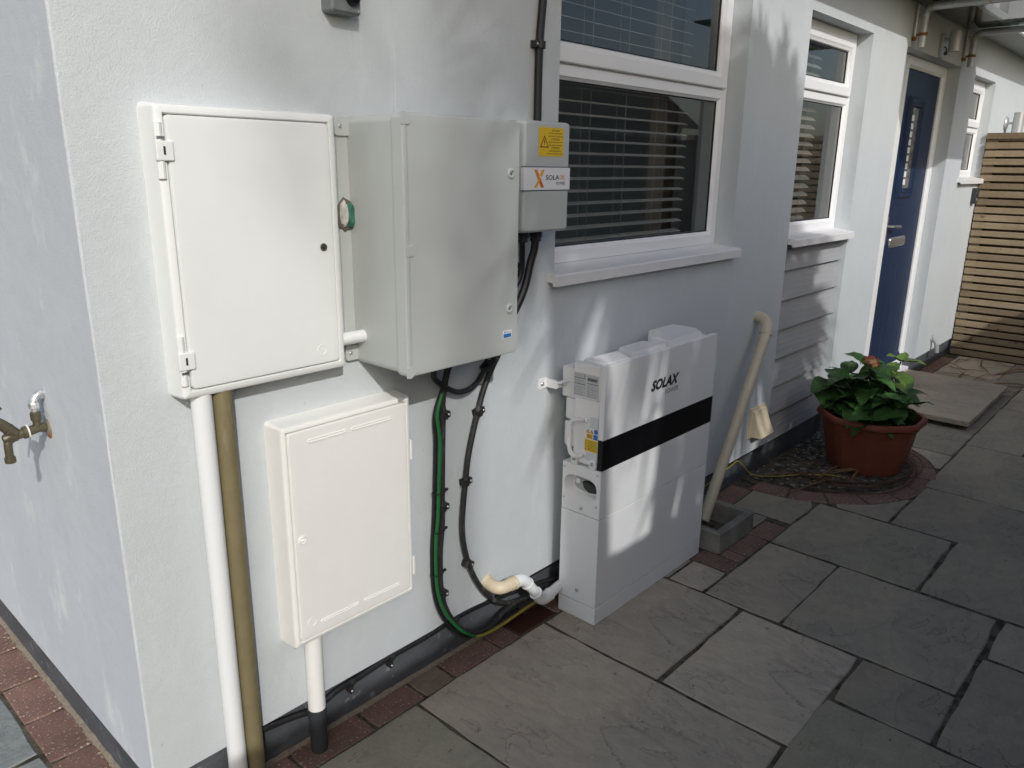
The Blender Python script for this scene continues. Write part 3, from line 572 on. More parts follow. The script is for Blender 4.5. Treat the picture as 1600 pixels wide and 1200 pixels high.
cb = thing('meter_cabinet', 'smaller cream meter cabinet with slotted vents, low on the wall', 'meter cabinet', (.525, 0, .34))
obj('case', rprof(nb(), .335, .722, .340, .918, [(0, 0), (.0005, .006), (.004, .050), (.007, .058), (.012, .061), (.017, .061), (.019, .058), (.0195, .050)], r=.010, n=4), 'grp_cream', cb)
cd = obj('door', rprof(nb(), .3555, .7015, .3605, .8975, [(0, .051), (0, .058), (.0015, .0625), (.004, .0635), (.02, .0633)], r=.008, n=4), 'grp_cream', cb)
for u0, u1, v in ((.405, .515, .868), (.528, .655, .868), (.412, .53, .392), (.543, .665, .392)):
    obj('vent_slot', rprof(nb(), u0, u1, v - .0055, v + .0055, [(0, .0630), (.001, .0650), (.0035, .0652), (.005, .0630)], r=.005, n=3, cap1=False), 'grp_cream', cd)
    obj('vent_gap', rprof(nb(), u0 + .004, u1 - .004, v - .0052, v - .0022, [(0, .0632), (.0002, .0637)]), 'recess', cd)
obj('door_seam', rprof(nb(), .3546, .7024, .3596, .8984, [(0, .0512), (.0009, .0515)], r=.0085, n=4, cap1=False), 'seam', cb)
for zc in (.76, .42):
    bm = nb(); box(bm, .716, .7238, -.0590, -.046, zc - .026, zc + .030, bev=.002); h_ = obj('hinge', bm, 'grp_cream', cb); obj('hinge_slot', bx(.7232, .7241, -.056, -.050, zc - .006, zc + .006), 'hole', h_)
lk = obj('lock', lathe(nb(), [(.0105, 0), (.0105, .003), (.0085, .0036), (.0075, .001)], (.372 + .004, -.0634, .628), (0, -1, 0), 20), 'grp_cream', cd); obj('lock_pin', lathe(nb(), [(.005, 0), (.005, .004), (.003, .005)], (.376, -.0634, .628), (0, -1, 0), 3), 'grp', lk)
bm = nb(); loops(bm, [([(.389 + rr * math.cos(2 * math.pi * k / n), .402 + rr * math.sin(2 * math.pi * k / n)) for k in range(n)], d) for rr, d in ((.0125, .0630), (.0122, .0644), (.0110, .0644), (.0108, .0630))], WALL, False, False)
obj('emblem_ring', bm, 'grp_cream', cd); text('emblem_letter', 'G', 'grp_cream', cd, .384, .394, .395, .409, .0634, WALL, .02, 0, .0006)

# ================================================================== GREY ENCLOSURE
en = thing('electrical_enclosure', 'large deep grey electrical enclosure between cabinet and window', 'enclosure', (.785, 0, 1.01))
obj('body', rprof(nb(), .597, .973, 1.012, 1.592, [(0, .004), (0, .160), (.003, .166), (.006, .167)], r=.018, n=5, cap0=True), 'ral', en)
ed = obj('door', rprof(nb(), .594, .976, 1.009, 1.595, [(.004, .1675), (0, .1685), (0, .194), (.002, .1985), (.006, .2005), (.03, .2008)], r=.014, n=5), 'ral', en)
bm = nb(); box(bm, .5945, .6095, -.2025, -.168, 1.030, 1.574, bev=.004); obj('hinge_cover', bm, 'ral', ed)
obj('hinge_seam', bx(.6097, .6107, -.2012, -.1995, 1.030, 1.574), 'recess', ed)
for z0 in (1.288,): obj('hinge_joint', rprof(nb(), .597, .622, z0, z0 + .026, [(0, .2006), (.0008, .2030), (.004, .2032)], r=.002), 'ral', ed)
for zc, flip in ((1.582, 1), (1.022, -1)):
    poly = [(.594, zc + .013 * flip), (.606, zc + .014 * flip), (.622, zc + .0), (.614, zc - .012 * flip), (.594, zc - .012 * flip)]
    obj('hinge_corner', prism(nb(), poly, .1995, .2035), 'ral', ed)
for zc in (1.469, 1.131):
    l_ = obj('lock', lathe(nb(), [(.0125, 0), (.0125, .003), (.010, .0045), (.0075, .0045), (.0068, .001)], (.941, -.2004, zc), (0, -1, 0), 24), 'ral2', ed); obj('lock_pin', lathe(nb(), [(.005, -.002), (.005, .003), (.0035, .004)], (.941, -.2004, zc), (0, -1, 0), 3), 'inkgrey', l_)
obj('maker_label', bx(.918, .950, -.2014, -.2004, 1.054, 1.074), 'stickwhite', ed); b_ = obj('maker_label_print', bx(.9195, .9485, -.2017, -.2013, 1.0555, 1.0655), 'blue', ed)
text('maker_mark', 'AB', 'inknavy', ed, .920, .928, 1.067, 1.073, .2014, WALL, .02, .3); text('maker_mark', 'ELECTRIC', 'inknavy', ed, .930, .948, 1.067, 1.0715, .2014, WALL, .0)
obj('mounting_rail', bx(.566, .597, -.006, -.0004, 1.03, 1.585, bev=.001, seg=1), 'ral2', en)
for x0, x1, z0, z1 in ((.560, .600, 1.548, 1.590), (.562, .600, 1.022, 1.060)):
    l_ = obj('mounting_lug', rprof(nb(), x0, x1, z0, z1, [(0, .0061), (0, .011), (.001, .012)], r=.006), 'ral2', en); screw(l_, (x0 + .013, -.0119, (z0 + z1) / 2), (0, -1, 0), .0045)
# conduit stub and foamed hole between them
tag(obj('conduit_stub', tube(nb(), [(.520, -.034, 1.085), (.598, -.034, 1.085)], .0155, 18), 'pvc_white', org=(.55, -.034, 1.085)), 'short white plastic pipe stub joining cabinet to grey enclosure', 'pipe')
fo = thing('filled_hole', 'ragged wall hole with green fibre and white foam beside the grey enclosure', 'wall hole', (.584, 0, 1.372))
def blob(cx, cz, rx, rz, d0, d1, m, name, seed):
    n = 22; q = lambda s: [(cx + (rx * s) * math.cos(2 * math.pi * k / n) * (1 + .22 * noise.noise((k * .9, seed, 0))), cz + (rz * s) * math.sin(2 * math.pi * k / n) * (1 + .18 * noise.noise((k * .9, seed, 5)))) for k in range(n)]
    return obj(name, loops(nb(), [(q(1), d0), (q(.93), d0 + (d1 - d0) * .7), (q(.7), d1), (q(.3), d1 * .95)], WALL), m, fo)
blob(.581, 1.372, .026, .038, .0062, .012, 'foam_d', 'mortar_rim', 1); blob(.573, 1.374, .011, .030, .009, .020, 'foam_w', 'foam', 2); blob(.591, 1.371, .012, .029, .009, .022, 'foam_g', 'green_fibre', 3)

# ================================================================== SMALL ISOLATOR BOX
so = thing('isolator_box', 'small light grey isolator box with yellow warning sticker and orange X logo', 'isolator', (1.19, 0, 1.31))
sb = obj('body', rprof(nb(), 1.092, 1.290, 1.308, 1.606, [(.004, 0), (0, .002), (0, .100), (.002, .106), (.007, .110), (.03, .1105)], r=.012, n=4), 'ral2', so)
obj('lid_seam', rprof(nb(), 1.0912, 1.2908, 1.3072, 1.6068, [(0, .040), (0, .042)], r=.012, n=4, cap1=False), 'recess', sb)
for x in (1.125, 1.235): obj('lid_screw', bx(x, x + .02, -.08, -.06, 1.6055, 1.6085, bev=.001, seg=1), 'ral', sb)
st = obj('warning_sticker', bx(1.150, 1.256, -.1114, -.1107, 1.514, 1.590), 'yellow', so); D = .1114
tri = lambda c, z, h: [(c - h * .577, z), (c + h * .577, z), (c, z + h)]
obj('warning_triangle', loops(nb(), [(tri(1.1735, 1.537, .032), D), (tri(1.1735, 1.537, .032), D + .0003)], WALL), 'ink', st)
obj('warning_triangle_face', loops(nb(), [(tri(1.1735, 1.5395, .0245), D + .0003), (tri(1.1735, 1.5395, .0245), D + .0005)], WALL), 'yellow', st)
obj('lightning_bolt', prism(nb(), [(1.1740, 1.5600), (1.1705, 1.5500), (1.1735, 1.5505), (1.1722, 1.5415), (1.1768, 1.5530), (1.1740, 1.5525), (1.1760, 1.5600)], D + .0005, D + .0008), 'ink', st)
y_ = 1.585
for i, (s, w_) in enumerate((('ACHTUNG', .034), ('Auch bei ausgeschaltetem', .062), ('Hauptschalter unter Spannung', .066), ('ATTENTION', .036), ('Voltage also present when', .060), ('main switch is turned off', .056), ('ATTENTION', .036), ('Sous tension meme si', .050), ("l'interrupteur principal est ouvert", .068))):
    v1 = y_ - i * .0077 + (0 if i % 3 == 0 else 0); cx_ = 1.2205 if i != 8 else 1.2175
    text('sticker_text', s, 'ink', st, cx_ - w_ / 2, cx_ + w_ / 2, v1 - (.0056 if i % 3 == 0 else .0050), v1, D, WALL, .01, .15)
bd = obj('logo_band', bx(1.0905, 1.2902, -.1112, -.1006, 1.424, 1.484), 'stickwhite', so)
obj('band_line', bx(1.0900, 1.2906, -.1116, -.1002, 1.4845, 1.4866), 'inknavy', bd); obj('band_line', bx(1.0900, 1.2906, -.1116, -.1002, 1.4214, 1.4235), 'inknavy', bd)
D = .1112
obj('logo_stroke', prism(nb(), [(1.133, 1.478), (1.146, 1.478), (1.176, 1.430), (1.163, 1.430)], D, D + .0003), 'orange_d', bd)
obj('logo_stroke', prism(nb(), [(1.133, 1.478), (1.146, 1.478), (1.1615, 1.4532), (1.1545, 1.4440)], D + .0003, D + .0005), 'orange', bd)
obj('logo_stroke', prism(nb(), [(1.165, 1.478), (1.177, 1.478), (1.1660, 1.4600), (1.1570, 1.4655 - .003)], D + .0003, D + .0006), 'amber', bd)
obj('logo_stroke', prism(nb(), [(1.133, 1.430), (1.146, 1.430), (1.1560, 1.4465), (1.1505, 1.4550 - .004)], D + .0003, D + .0006), 'amber', bd)
text('logo_text', 'SOLA', 'inknavy', bd, 1.183, 1.242, 1.451, 1.464, D, WALL, .022); text('logo_text', 'X', 'orange', bd, 1.246, 1.268, 1.451, 1.464, D, WALL, .022); text('logo_text', 'POWER', 'inknavy', bd, 1.228, 1.268, 1.437, 1.4455, D, WALL, .012)
for x in (1.145, 1.205): obj('cable_gland', lathe(nb(), [(.016, -.032), (.0165, -.026), (.015, -.022), (.019, -.021), (.019, -.008), (.0165, -.006), (.0165, 0)], (x, -.060, 1.310), n=8), 'clip', so)

# ================================================================== CABLES
def cable(name, pts, r, m, label, sub=6, n=10, org=None):
    p = cr(pts, sub); o = obj(name, tube(nb(), p, r, n), m, org=org or pts[-1]); return tag(o, label, 'cable')
c_main = cable('cable', [(.885, -.07, 1.012), (.881, -.030, .945), (.872, -.018, .86), (.872, -.018, .82), (.869, -.018, .755), (.865, -.018, .62), (.863, -.018, .49), (.853, -.018, .386), (.855, -.018, .274), (.876, -.020, .189), (.924, -.024, .112), (.983, -.030, .068), (1.054, -.030, .058), (1.128, -.028, .080), (1.206, -.026, .082), (1.30, -.030, .070), (1.42, -.035, .06)], .0085, 'conduit', 'thick black cable clipped to the wall behind the green wire')
c_green = cable('earth_wire', [(.868, -.05, 1.012), (.866, -.032, .92), (.854, -.030, .873), (.840, -.028, .818), (.848, -.030, .745), (.844, -.028, .631), (.838, -.026, .502), (.831, -.024, .436), (.832, -.026, .29), (.861, -.030, .194), (.915, -.036, .114), (.975, -.040, .062)], .0052, 'green', 'green earth wire tied alongside the thick black cable')
obj('yellow_end', tube(nb(), cr([(.975, -.040, .062), (1.03, -.036, .045), (1.09, -.034, .040), (1.173, -.030, .040), (1.27, -.028, .045), (1.40, -.03, .05)], 5), .0045, 8), 'ygreen', c_green)
c_thin = cable('cable', [(.866, -.055, 1.012), (.858, -.032, .90), (.842, -.016, .82), (.845, -.014, .74), (.841, -.013, .62), (.835, -.012, .50), (.828, -.011, .40), (.831, -.012, .28), (.854, -.016, .19), (.905, -.020, .110), (.96, -.022, .062), (1.04, -.020, .045), (1.2, -.02, .05)], .0058, 'cable', 'thin black cable on the outer side of the green wire')
for z, x in ((.588, .853), (.468, .849), (.333, .842)):
    ell = lambda q: [(x - .004 + (.0225 + q) * math.cos(2 * math.pi * j / 16), -.021 + (.0135 + q) * math.sin(2 * math.pi * j / 16)) for j in range(16)]; obj('cable_tie', loops(nb(), [(ell(0), z - .002), (ell(.0012), z - .002), (ell(.0012), z + .002), (ell(0), z + .002)], UP, False, False), 'clip', c_main); obj('cable_tie_head', bx(x + .017, x + .030, -.024, -.017, z - .003, z + .003), 'clip', c_main)
c_sec = cable('cable', [(1.098, -.055, 1.012), (1.083, -.022, .941), (1.043, -.016, .869), (1.011, -.016, .791), (.975, -.016, .677), (.960, -.016, .59), (.945, -.016, .458), (.954, -.016, .368), (.987, -.017, .271), (1.037, -.018, .187), (1.10, -.019, .123), (1.177, -.018, .085), (1.257, -.018, .070), (1.40, -.03, .06)], .0088, 'conduit', 'dusty black cable curving from the enclosure corner down to the battery')
cable('cable', [(.79, -.09, 1.012), (.817, -.042, .944), (.845, -.032, .915), (.88, -.030, .891), (.92, -.030, .873), (.962, -.030, .873), (.997, -.028, .887), (1.024, -.026, .911), (1.052, -.030, .931), (1.075, -.05, 1.012)], .0080, 'cable', 'black cable hanging in a loop under the grey enclosure', org=(.94, -.03, .87))
cable('cable', [(.90, -.06, 1.012), (.898, -.035, .97), (.889, -.020, .93), (.880, -.020, .88)], .0052, 'cable', 'short black cable tail under the enclosure by the green wire')
cable('cable', [(1.285, -.012, 2.12), (1.278, -.012, 2.0), (1.270, -.012, 1.92), (1.260, -.012, 1.815), (1.258, -.012, 1.70), (1.256, -.014, 1.60)], .0115, 'cable', 'black cable running up the wall from the isolator box')
cable('cable', [(1.205, -.060, 1.29), (1.203, -.056, 1.25), (1.196, -.050, 1.217), (1.172, -.046, 1.135), (1.120, -.046, 1.064), (1.05, -.05, 1.02), (.97, -.06, 1.03)], .0115, 'cable', 'black cable sweeping from the isolator gland behind the enclosure')
cable('cable', [(1.145, -.060, 1.29), (1.158, -.05, 1.24), (1.166, -.040, 1.19), (1.140, -.036, 1.145), (1.06, -.04, 1.11), (.97, -.05, 1.10)], .0085, 'cable', 'thinner black cable curling behind the grey enclosure')
c_base = cable('cable', [(.20, .004, .112), (.266, .002, .122), (.347, .000, .112), (.413, -.006, .104), (.485, -.004, .119), (.559, .002, .116), (.66, .000, .126), (.787, .002, .123), (.887, .000, .130), (.973, .002, .131), (1.064, .002, .124), (1.2, .004, .105), (1.42, -.02, .08)], .0088, 'cable', 'black cable running along the foot of the wall on the plinth')
box_c = thing('cable_trunking', 'thin black cable strip under the edge of the render behind the battery', 'cable', (1.4, .01, .12))
obj('strip', tube(nb(), [(.55, .0125, .1225), (1.4, .0125, .1225), (3.05, .0125, .1225)], .006, 8), 'cable', box_c)
def clip_at(x, z, ang, label, grp, r=.0105, y=0.0):
    t = thing('cable_clip', label, 'cable clip', (x, y, z), grp); ca_, sa = math.cos(ang), math.sin(ang)
    T = Matrix.Translation((x, y, z)) @ Matrix.Rotation(-ang, 4, 'Y')
    bm = nb(); box(bm, -.010, .026, -.006, 0, -.010, .010, bev=.001, seg=1); box(bm, .012, .026, -.022, -.006, -.009, .009, bev=.0015, seg=1)
    pr = [((r + .0035) * math.cos(R(a)), -.015 - (r + .0035) * math.sin(R(a))) for a in range(-10, 191, 20)] + [(r * math.cos(R(a)), -.015 - r * math.sin(R(a))) for a in range(190, -11, -20)]
    loops(bm, [(pr, -.009), (pr, .009)], lambda u, v, d: (u, v, d), True, True); bm.transform(T); obj('saddle', bm, 'clip', t)
    p = T @ Vector((.019, -.0215, 0)); screw(t, p, (0, -1, 0), .0042); return t
la, ga = 'black clip with screw over the black cable beside the green wire', 'clips on the green and black cables'
for x, z, wd in ((.872, .812, 'topmost'), (.864, .532, 'middle'), (.857, .250, 'lowest')): clip_at(x, z, 0, wd + ' ' + la, ga)
lb_, gb = 'black clip with screw on the dusty curving cable', 'clips on the curving cable'
for x, z, a, wd in ((1.012, .788, .28, 'topmost'), (.958, .583, .1, 'middle'), (.966, .312, -.4, 'lowest')): clip_at(x, z, a, wd + ' ' + lb_, gb)
clip_at(1.045, .918, .6, 'black clip holding the looped cable under the enclosure corner', None, .010)
clip_at(1.260, 1.815, math.pi - .03, 'black clip holding the cable above the isolator box', None, .0118)
clip_at(1.189, 1.20, .25 + math.pi, 'black clip on the cable under the isolator glands', None, .010, 0)
gc = 'clips on the plinth cable'
for x, z, lc in ((.435, .104, 'black clip on the foot-of-wall cable beside the gas pipe sleeve'), (.535, .110, 'black clip on the foot-of-wall cable below the cream cabinet'), (.675, .118, 'black clip on the foot-of-wall cable just past the cream cabinet'), (.93, .122, 'black clip on the foot-of-wall cable behind the green wire bend')):
    t = thing('cable_clip', lc, 'cable clip', (x, .02, z), gc)
    bm = nb(); lathe(bm, [(.0115, -.007), (.0118, 0), (.0115, .007)], (x, .001, z + .005), (1, 0, .05), 14); box(bm, x - .006, x + .006, -.002, .0205, z - .030, z - .004, bev=.001, seg=1); obj('saddle', bm, 'clip', t); screw(t, (x, -.002, z - .022), (0, -1, 0), .0035)

# ================================================================== PIPES
def pipe_thing(name, pts, r, m, label, n=20): return tag(obj(name, tube(nb(), pts, r, n), m, org=pts[-1]), label, 'pipe')
pipe_thing('pipe', [(.181, -.033, 1.035), (.180, -.033, -.02)], .0215, 'pvc_white', 'white vertical pipe running down from the large meter cabinet')
pipe_thing('pipe', [(.2255, -.033, 1.035), (.2245, -.033, -.02)], .0218, 'pvc_olive', 'olive brown vertical pipe beside the white one')
gp_ = thing('gas_pipe', 'cream pipe with dark sleeve running from the small meter cabinet into the ground', 'pipe', (.407, -.025, 0))
obj('upper_pipe', tube(nb(), [(.409, -.027, .36), (.407, -.027, .115)], .0225, 18), 'grp_cream', gp_); obj('collar', lathe(nb(), [(.0245, 0), (.0245, .03)], (.407, -.027, .095), n=18), 'pvc_dark', gp_); obj('sleeve', tube(nb(), [(.407, -.027, .10), (.405, -.030, .02), (.404, -.032, -.03)], .0225, 18), 'pvc_dark', gp_)
# overflow pipe: cream elbow, white elbow, runs down behind the battery
ov = thing('waste_pipe', 'cream and white plastic elbows leading from the wall towards the battery', 'pipe', (1.2, -.05, .07)); r_ = .0175
def elbow(p0, pc, p1, n=6): return [Vector(p0)] + [Vector(p0).lerp(Vector(pc), t).lerp(Vector(pc).lerp(Vector(p1), t), t) for t in [k / n for k in range(1, n)]] + [Vector(p1)]
def bend(p0, pc, p1, rad=.024, n=5):
    p0, pc, p1 = Vector(p0), Vector(pc), Vector(p1); a = pc + (p0 - pc).normalized() * rad; b = pc + (p1 - pc).normalized() * rad
    return [p0] + [a.lerp(pc, k / n).lerp(pc.lerp(b, k / n), k / n) for k in range(n + 1)] + [p1]
e1 = bend((1.066, .01, .198), (1.066, -.056, .197), (1.118, -.062, .1965))
obj('cream_elbow', tube(nb(), e1, r_ + .003, 18), 'pvc_cream', ov); obj('cream_pipe', tube(nb(), [(1.105, -.060, .196), (1.135, -.064, .1965)], r_ + .0005, 18), 'pvc_cream', ov)
obj('wall_seal', lathe(nb(), [(.026, 0), (.024, .006), (.020, .009)], (1.068, -.0002, .198), (0, -1, 0), 18), 'pvc_cream', ov)
e2 = bend((1.130, -.064, .1965), (1.166, -.069, .1995), (1.187, -.0722, .170)); obj('white_elbow', tube(nb(), e2, r_ + .003, 18), 'pvc_white', ov)
obj('white_pipe', tube(nb(), [(1.180, -.072, .180), (1.238, -.076, .108)], r_, 18), 'pvc_white', ov)
for a, b in (((1.183, -.072, .176), (1.187, -.0725, .170)), ((1.224, -.0755, .124), (1.229, -.0758, .118)), ((1.113, -.0615, .1966), (1.119, -.062, .1965)), ((1.066, -.004, .198), (1.066, -.010, .198)), ((1.299, -.072, .084), (1.304, -.072, .0842)), ((1.128, -.064, .1965), (1.133, -.064, .1967))): obj('rim', tube(nb(), [a, b], r_ + .0045, 18), 'pvc_cream' if a[0] < 1.15 else 'pvc_white', ov)
e3 = bend((1.226, -.0755, .122), (1.256, -.077, .082), (1.302, -.072, .084)); obj('lower_elbow', tube(nb(), e3, r_ + .003, 18), 'pvc_white', ov); obj('tail', tube(nb(), [(1.295, -.072, .084), (1.40, -.06, .088)], r_, 18), 'pvc_white', ov)
# slanting beige waste pipe to the gully
bp_ = thing('waste_pipe', 'long beige waste pipe slanting down the wall into the concrete gully', 'pipe', (2.3, -.10, .05))
obj('elbow', tube(nb(), elbow((2.865, .006, .828), (2.868, -.066, .832), (2.822, -.072, .765)), .0265, 18), 'pvc_beige', bp_)
obj('rim', tube(nb(), [(2.826, -.072, .771), (2.820, -.072, .761)], .0290, 18), 'pvc_beige', bp_); obj('pipe', tube(nb(), [(2.838, -.072, .79), (2.30, -.11, .02)], .0240, 18), 'pvc_beige', bp_)
gu = thing('drain_gully', 'square concrete gully surround receiving the beige waste pipe', 'drain', (2.27, -.16, 0))
gz = .082
bm = rprof(nb(), 2.112, 2.425, -.284, -.025, [(-.006, -.03), (0, .0), (.004, gz - .006), (.010, gz), (.030, gz), (.036, gz - .004), (.048, -.02)], UP, r=.014, n=3); obj('surround', bm, 'concrete', gu)
obj('grate', bx(2.165, 2.372, -.232, -.078, -.0195, -.012), 'hole', gu)
# vent cowl
vc = thing('vent_cowl', 'beige plastic vent cowl low on the wall beside the grey boarding', 'vent', (2.975, 0, .21))
obj('back_plate', rprof(nb(), 2.898, 3.058, .212, .366, [(0, 0), (0, .008), (.003, .010)], r=.004), 'pvc_cream', vc)
hp = [(.010, .354)] + [(.020 + .048 * t ** 1.35, .352 - .122 * t) for t in (0, .15, .3, .45, .6, .75, .9, 1.0)] + [(.067, .226), (.010, .222)]
obj('hood', loops(nb(), [([(-a, b) for a, b in hp], 2.908), ([(-a, b) for a, b in hp], 3.048)], lambda u, v, d: (d, u, v), True, True), 'pvc_cream', vc)
op = thing('overflow_pipe', 'small grey overflow pipe poking from the wall near the fence', 'pipe', (6.05, 0, .15))
obj('elbow', tube(nb(), elbow((6.055, .01, .225), (6.055, -.04, .225), (6.055, -.045, .165)), .015, 12), 'gutter', op); obj('seal', lathe(nb(), [(.03, 0), (.024, .008)], (6.055, -.0003, .228), (0, -1, 0), 12), 'gutter', op); obj('outlet', tube(nb(), [(6.055, -.045, .175), (6.055, -.05, .125)], .018, 12), 'gutter', op)

# ================================================================== BATTERY + INVERTER STACK
inv = thing('battery_inverter', 'white floor-standing battery and inverter stack with black band, close to the wall', 'battery inverter', (1.71, -.14, 0))
X0, X1, YF, YB = 1.358, 2.062, -.222, -.066
obj('base', bx(X0, X1, YF, YB, 0, .0615, bev=.003), 'solax', inv)
bt = obj('battery_module', bx(X0, X1, YF, YB, .0632, .3862, bev=.0025), 'solax', inv)
obj('body_screw', lathe(nb(), [(.006, 0), (.006, .002), (.004, .002), (.0035, -.001)], (X0 + .0002, -.145, .105), (-1, 0, 0), 12), 'steel', bt)
cm = obj('connection_module', bx(X0 + .034, X1, YF, YB, .3878, .5545, bev=.0025), 'solax', inv)
S = SIDE(X0); nn = 40
def per_rect(u0, u1, v0, v1):
    out = []; cx_, cz_ = (u0 + u1) / 2, (v0 + v1) / 2; a_, b_ = (u1 - u0) / 2, (v1 - v0) / 2
    for k in range(nn):
        t = 2 * math.pi * (k + .5) / nn; c, s = math.cos(t), math.sin(t); q = min(a_ / abs(c) if c else 9, b_ / abs(s) if s else 9); out.append((cx_ + c * q, cz_ + s * q))
    # snap the corners
    for (cu, cv) in ((u0, v0), (u1, v0), (u1, v1), (u0, v1)):
        j = min(range(nn), key=lambda i: (out[i][0] - cu) ** 2 + (out[i][1] - cv) ** 2); out[j] = (cu, cv)
    return out
def per_stad(cu, cv, a_, b_, p=3.2):
    out = []
    for k in range(nn):
        t = 2 * math.pi * (k + .5) / nn; c, s = math.cos(t), math.sin(t)
        q = 1 / ((abs(c) / a_) ** p + (abs(s) / b_) ** p) ** (1 / p); out.append((cu + c * q, cv + s * q))
    return out
bm = nb(); pr = (YF + .0003, YB - .0003, .3881, .5542)
lp_ = [(per_rect(*pr), -.0335), (per_rect(*pr), -.002), (per_rect(pr[0] + .002, pr[1] - .002, pr[2] + .002, pr[3] - .002), 0)] + \
      [(per_stad(-.142, .4765, .066, .041), 0), (per_stad(-.142, .4765, .063, .038), -.006), (per_stad(-.146, .480, .055, .031), -.031), (per_stad(-.146, .480, .01, .008), -.0325)]
loops(bm, lp_, S, False, True); sp_ = obj('side_plate', bm, 'castwhite', cm)
obj('socket_plate', loops(nb(), [(per_stad(-.146, .482, .050, .026), -.0305), (per_stad(-.146, .482, .048, .024), -.0285)], S), 'recess', cm)
obj('plug', prism(nb(), [(-.142, .497), (-.160, .500), (-.196, .492), (-.198, .470), (-.170, .466), (-.150, .478)], -.028, -.010, S), 'hole', cm)
obj('round_port', lathe(nb(), [(.010, 0), (.010, .012), (.007, .014), (.005, .010)], (X0 + .030, -.118, .492), (-1, 0, 0), 18), 'castwhite', cm)
for u, v in ((-.076, .538), (-.208, .540), (-.076, .428), (-.208, .430)): screw(cm, (X0 + .0003, u, v), (-1, 0, 0), .0035)
screw(cm, (X0 + .0003, -.148, .408), (-1, 0, 0), .0065)
# inverter
XI = 1.362
ib = obj('inverter_body', bx(XI + .014, X1 - .012, -.205, -.100, .5548, .893, bev=.008, seg=3), 'castwhite', inv)
fc = obj('front_cover', rprof(nb(), XI - .002, X1 + .001, .5562, .9005, [(.003, .203), (0, .204), (0, .2195), (.0012, .2215), (.003, .222)], WALL, r=.003, n=2, cap0=True), 'solax', inv)
obj('black_band', bx(XI - .0024, X1 + .0014, -.2226, -.2035, .5575, .6600), 'blackgloss', fc)
for z0, z1 in ((.600, .60),): pass
# label case on the left flank (raised, chamfered), heat sink behind
lc_ = obj('label_case', rprof(nb(), -.204, -.100, .783, .898, [(0, -.016), (.0, .000), (.004, .006), (.008, .007)], SIDE(XI), r=.008, n=4), 'castwhite', inv)
obj('flank', rprof(nb(), -.200, -.102, .562, .800, [(0, -.016), (0, -.004), (.004, -.001), (.012, 0)], SIDE(XI), r=.010, n=4), 'castwhite', ib)
lab = obj('rating_label', rprof(nb(), -.2005, -.1035, .791, .866, [(0, .0068), (.0004, .0075)], SIDE(XI), r=.003), 'stickgrey', lc_); S2 = SIDE(XI); D = .0075
FL = lambda mp: (lambda u, v, d: mp(-u, v, d))       # flank faces -X: its left is +Y
SF = FL(S2)
for k, (u0, u1, v) in enumerate([(.106, .150, .8485), (.106, .150, .829), (.155, .198, .836)]): obj('label_rule', prism(nb(), [(u0, v), (u1, v), (u1, v + .0016), (u0, v + .0016)], D, D + .0002, SF), 'ink', lab)
obj('label_rule', prism(nb(), [(.1518, .792), (.1528, .792), (.1528, .865), (.1518, .865)], D, D + .0002, SF), 'stickwhite', lab)
xx = .157
for k in range(16):
    ww = rnd.uniform(.0008, .0022); obj('barcode_bar', prism(nb(), [(xx, .8455), (xx + ww, .8455), (xx + ww, .8555), (xx, .8555)], D, D + .0002, SF), 'ink', lab); xx += ww + rnd.uniform(.0006, .0012)
rows_ = ['Hybrid Inverter', 'PV input  Max 600V', 'MPPT 70-550V 16A', 'AC output 230V 50Hz', 'Rated power 5000W', 'Battery 80-480V 30A', 'IP66  Class I', 'Temp -35 to 60 C', 'VDE  G98  EN50549']
for k, s in enumerate(rows_):
    v = .8595 - k * .0078
    if k not in (1, 4): text('label_text', s, 'inkgrey', lab, .106, .106 + .0022 * len(s), v - .0042, v, D, SF)
    if k > 3: text('label_text', s[::-1].title(), 'inkgrey', lab, .156, .156 + .0020 * len(s), v - .0032, v, D, SF)
text('label_text', 'X', 'ink', lab, .143, .149, .853, .864, D, SF, .02)
bm = nb()
hsx = XI + .022
for y0, y1, z0, z1, x in ((-.100, -.032, .765, .868, hsx), (-.100, -.048, .690, .765, hsx + .002), (-.100, -.047, .600, .684, hsx)): box(bm, x, X1 - .03, y0, y1, z0, z1, bev=.007, seg=2)
box(bm, hsx - .001, X1 - .03, -.100, -.060, .815, .828, bev=.002); obj('heat_sink', bm, 'castwhite', inv)
# casting on top
bm = nb()
for poly, z1 in (([(1.40, -.200), (1.52, -.200), (1.56, -.125), (1.40, -.105)], .9005), ([(1.53, -.198), (1.74, -.198), (1.72, -.118), (1.575, -.118)], .9110), ([(1.76, -.198), (1.985, -.198), (2.03, -.150), (2.03, -.050), (1.86, -.050), (1.855, -.112), (1.775, -.118)], .9165)):
    c = sum((Vector(p) for p in poly), Vector((0, 0))) / len(poly); inn = [tuple(Vector(p) + (c - Vector(p)) * .05) for p in poly]
    loops(bm, [(poly, .875), (poly, z1 - .006), (inn, z1)], UP)
obj('top_casting', bm, 'castwhite', inv)
text('brand_text', 'SOLAX', 'ink', fc, 1.623, 1.803, .765, .803, .222, WALL, .05, .30, .0004); text('brand_text', 'POWER', 'inkgrey', fc, 1.712, 1.800, .739, .756, .222, WALL, .008, .25, .0004)
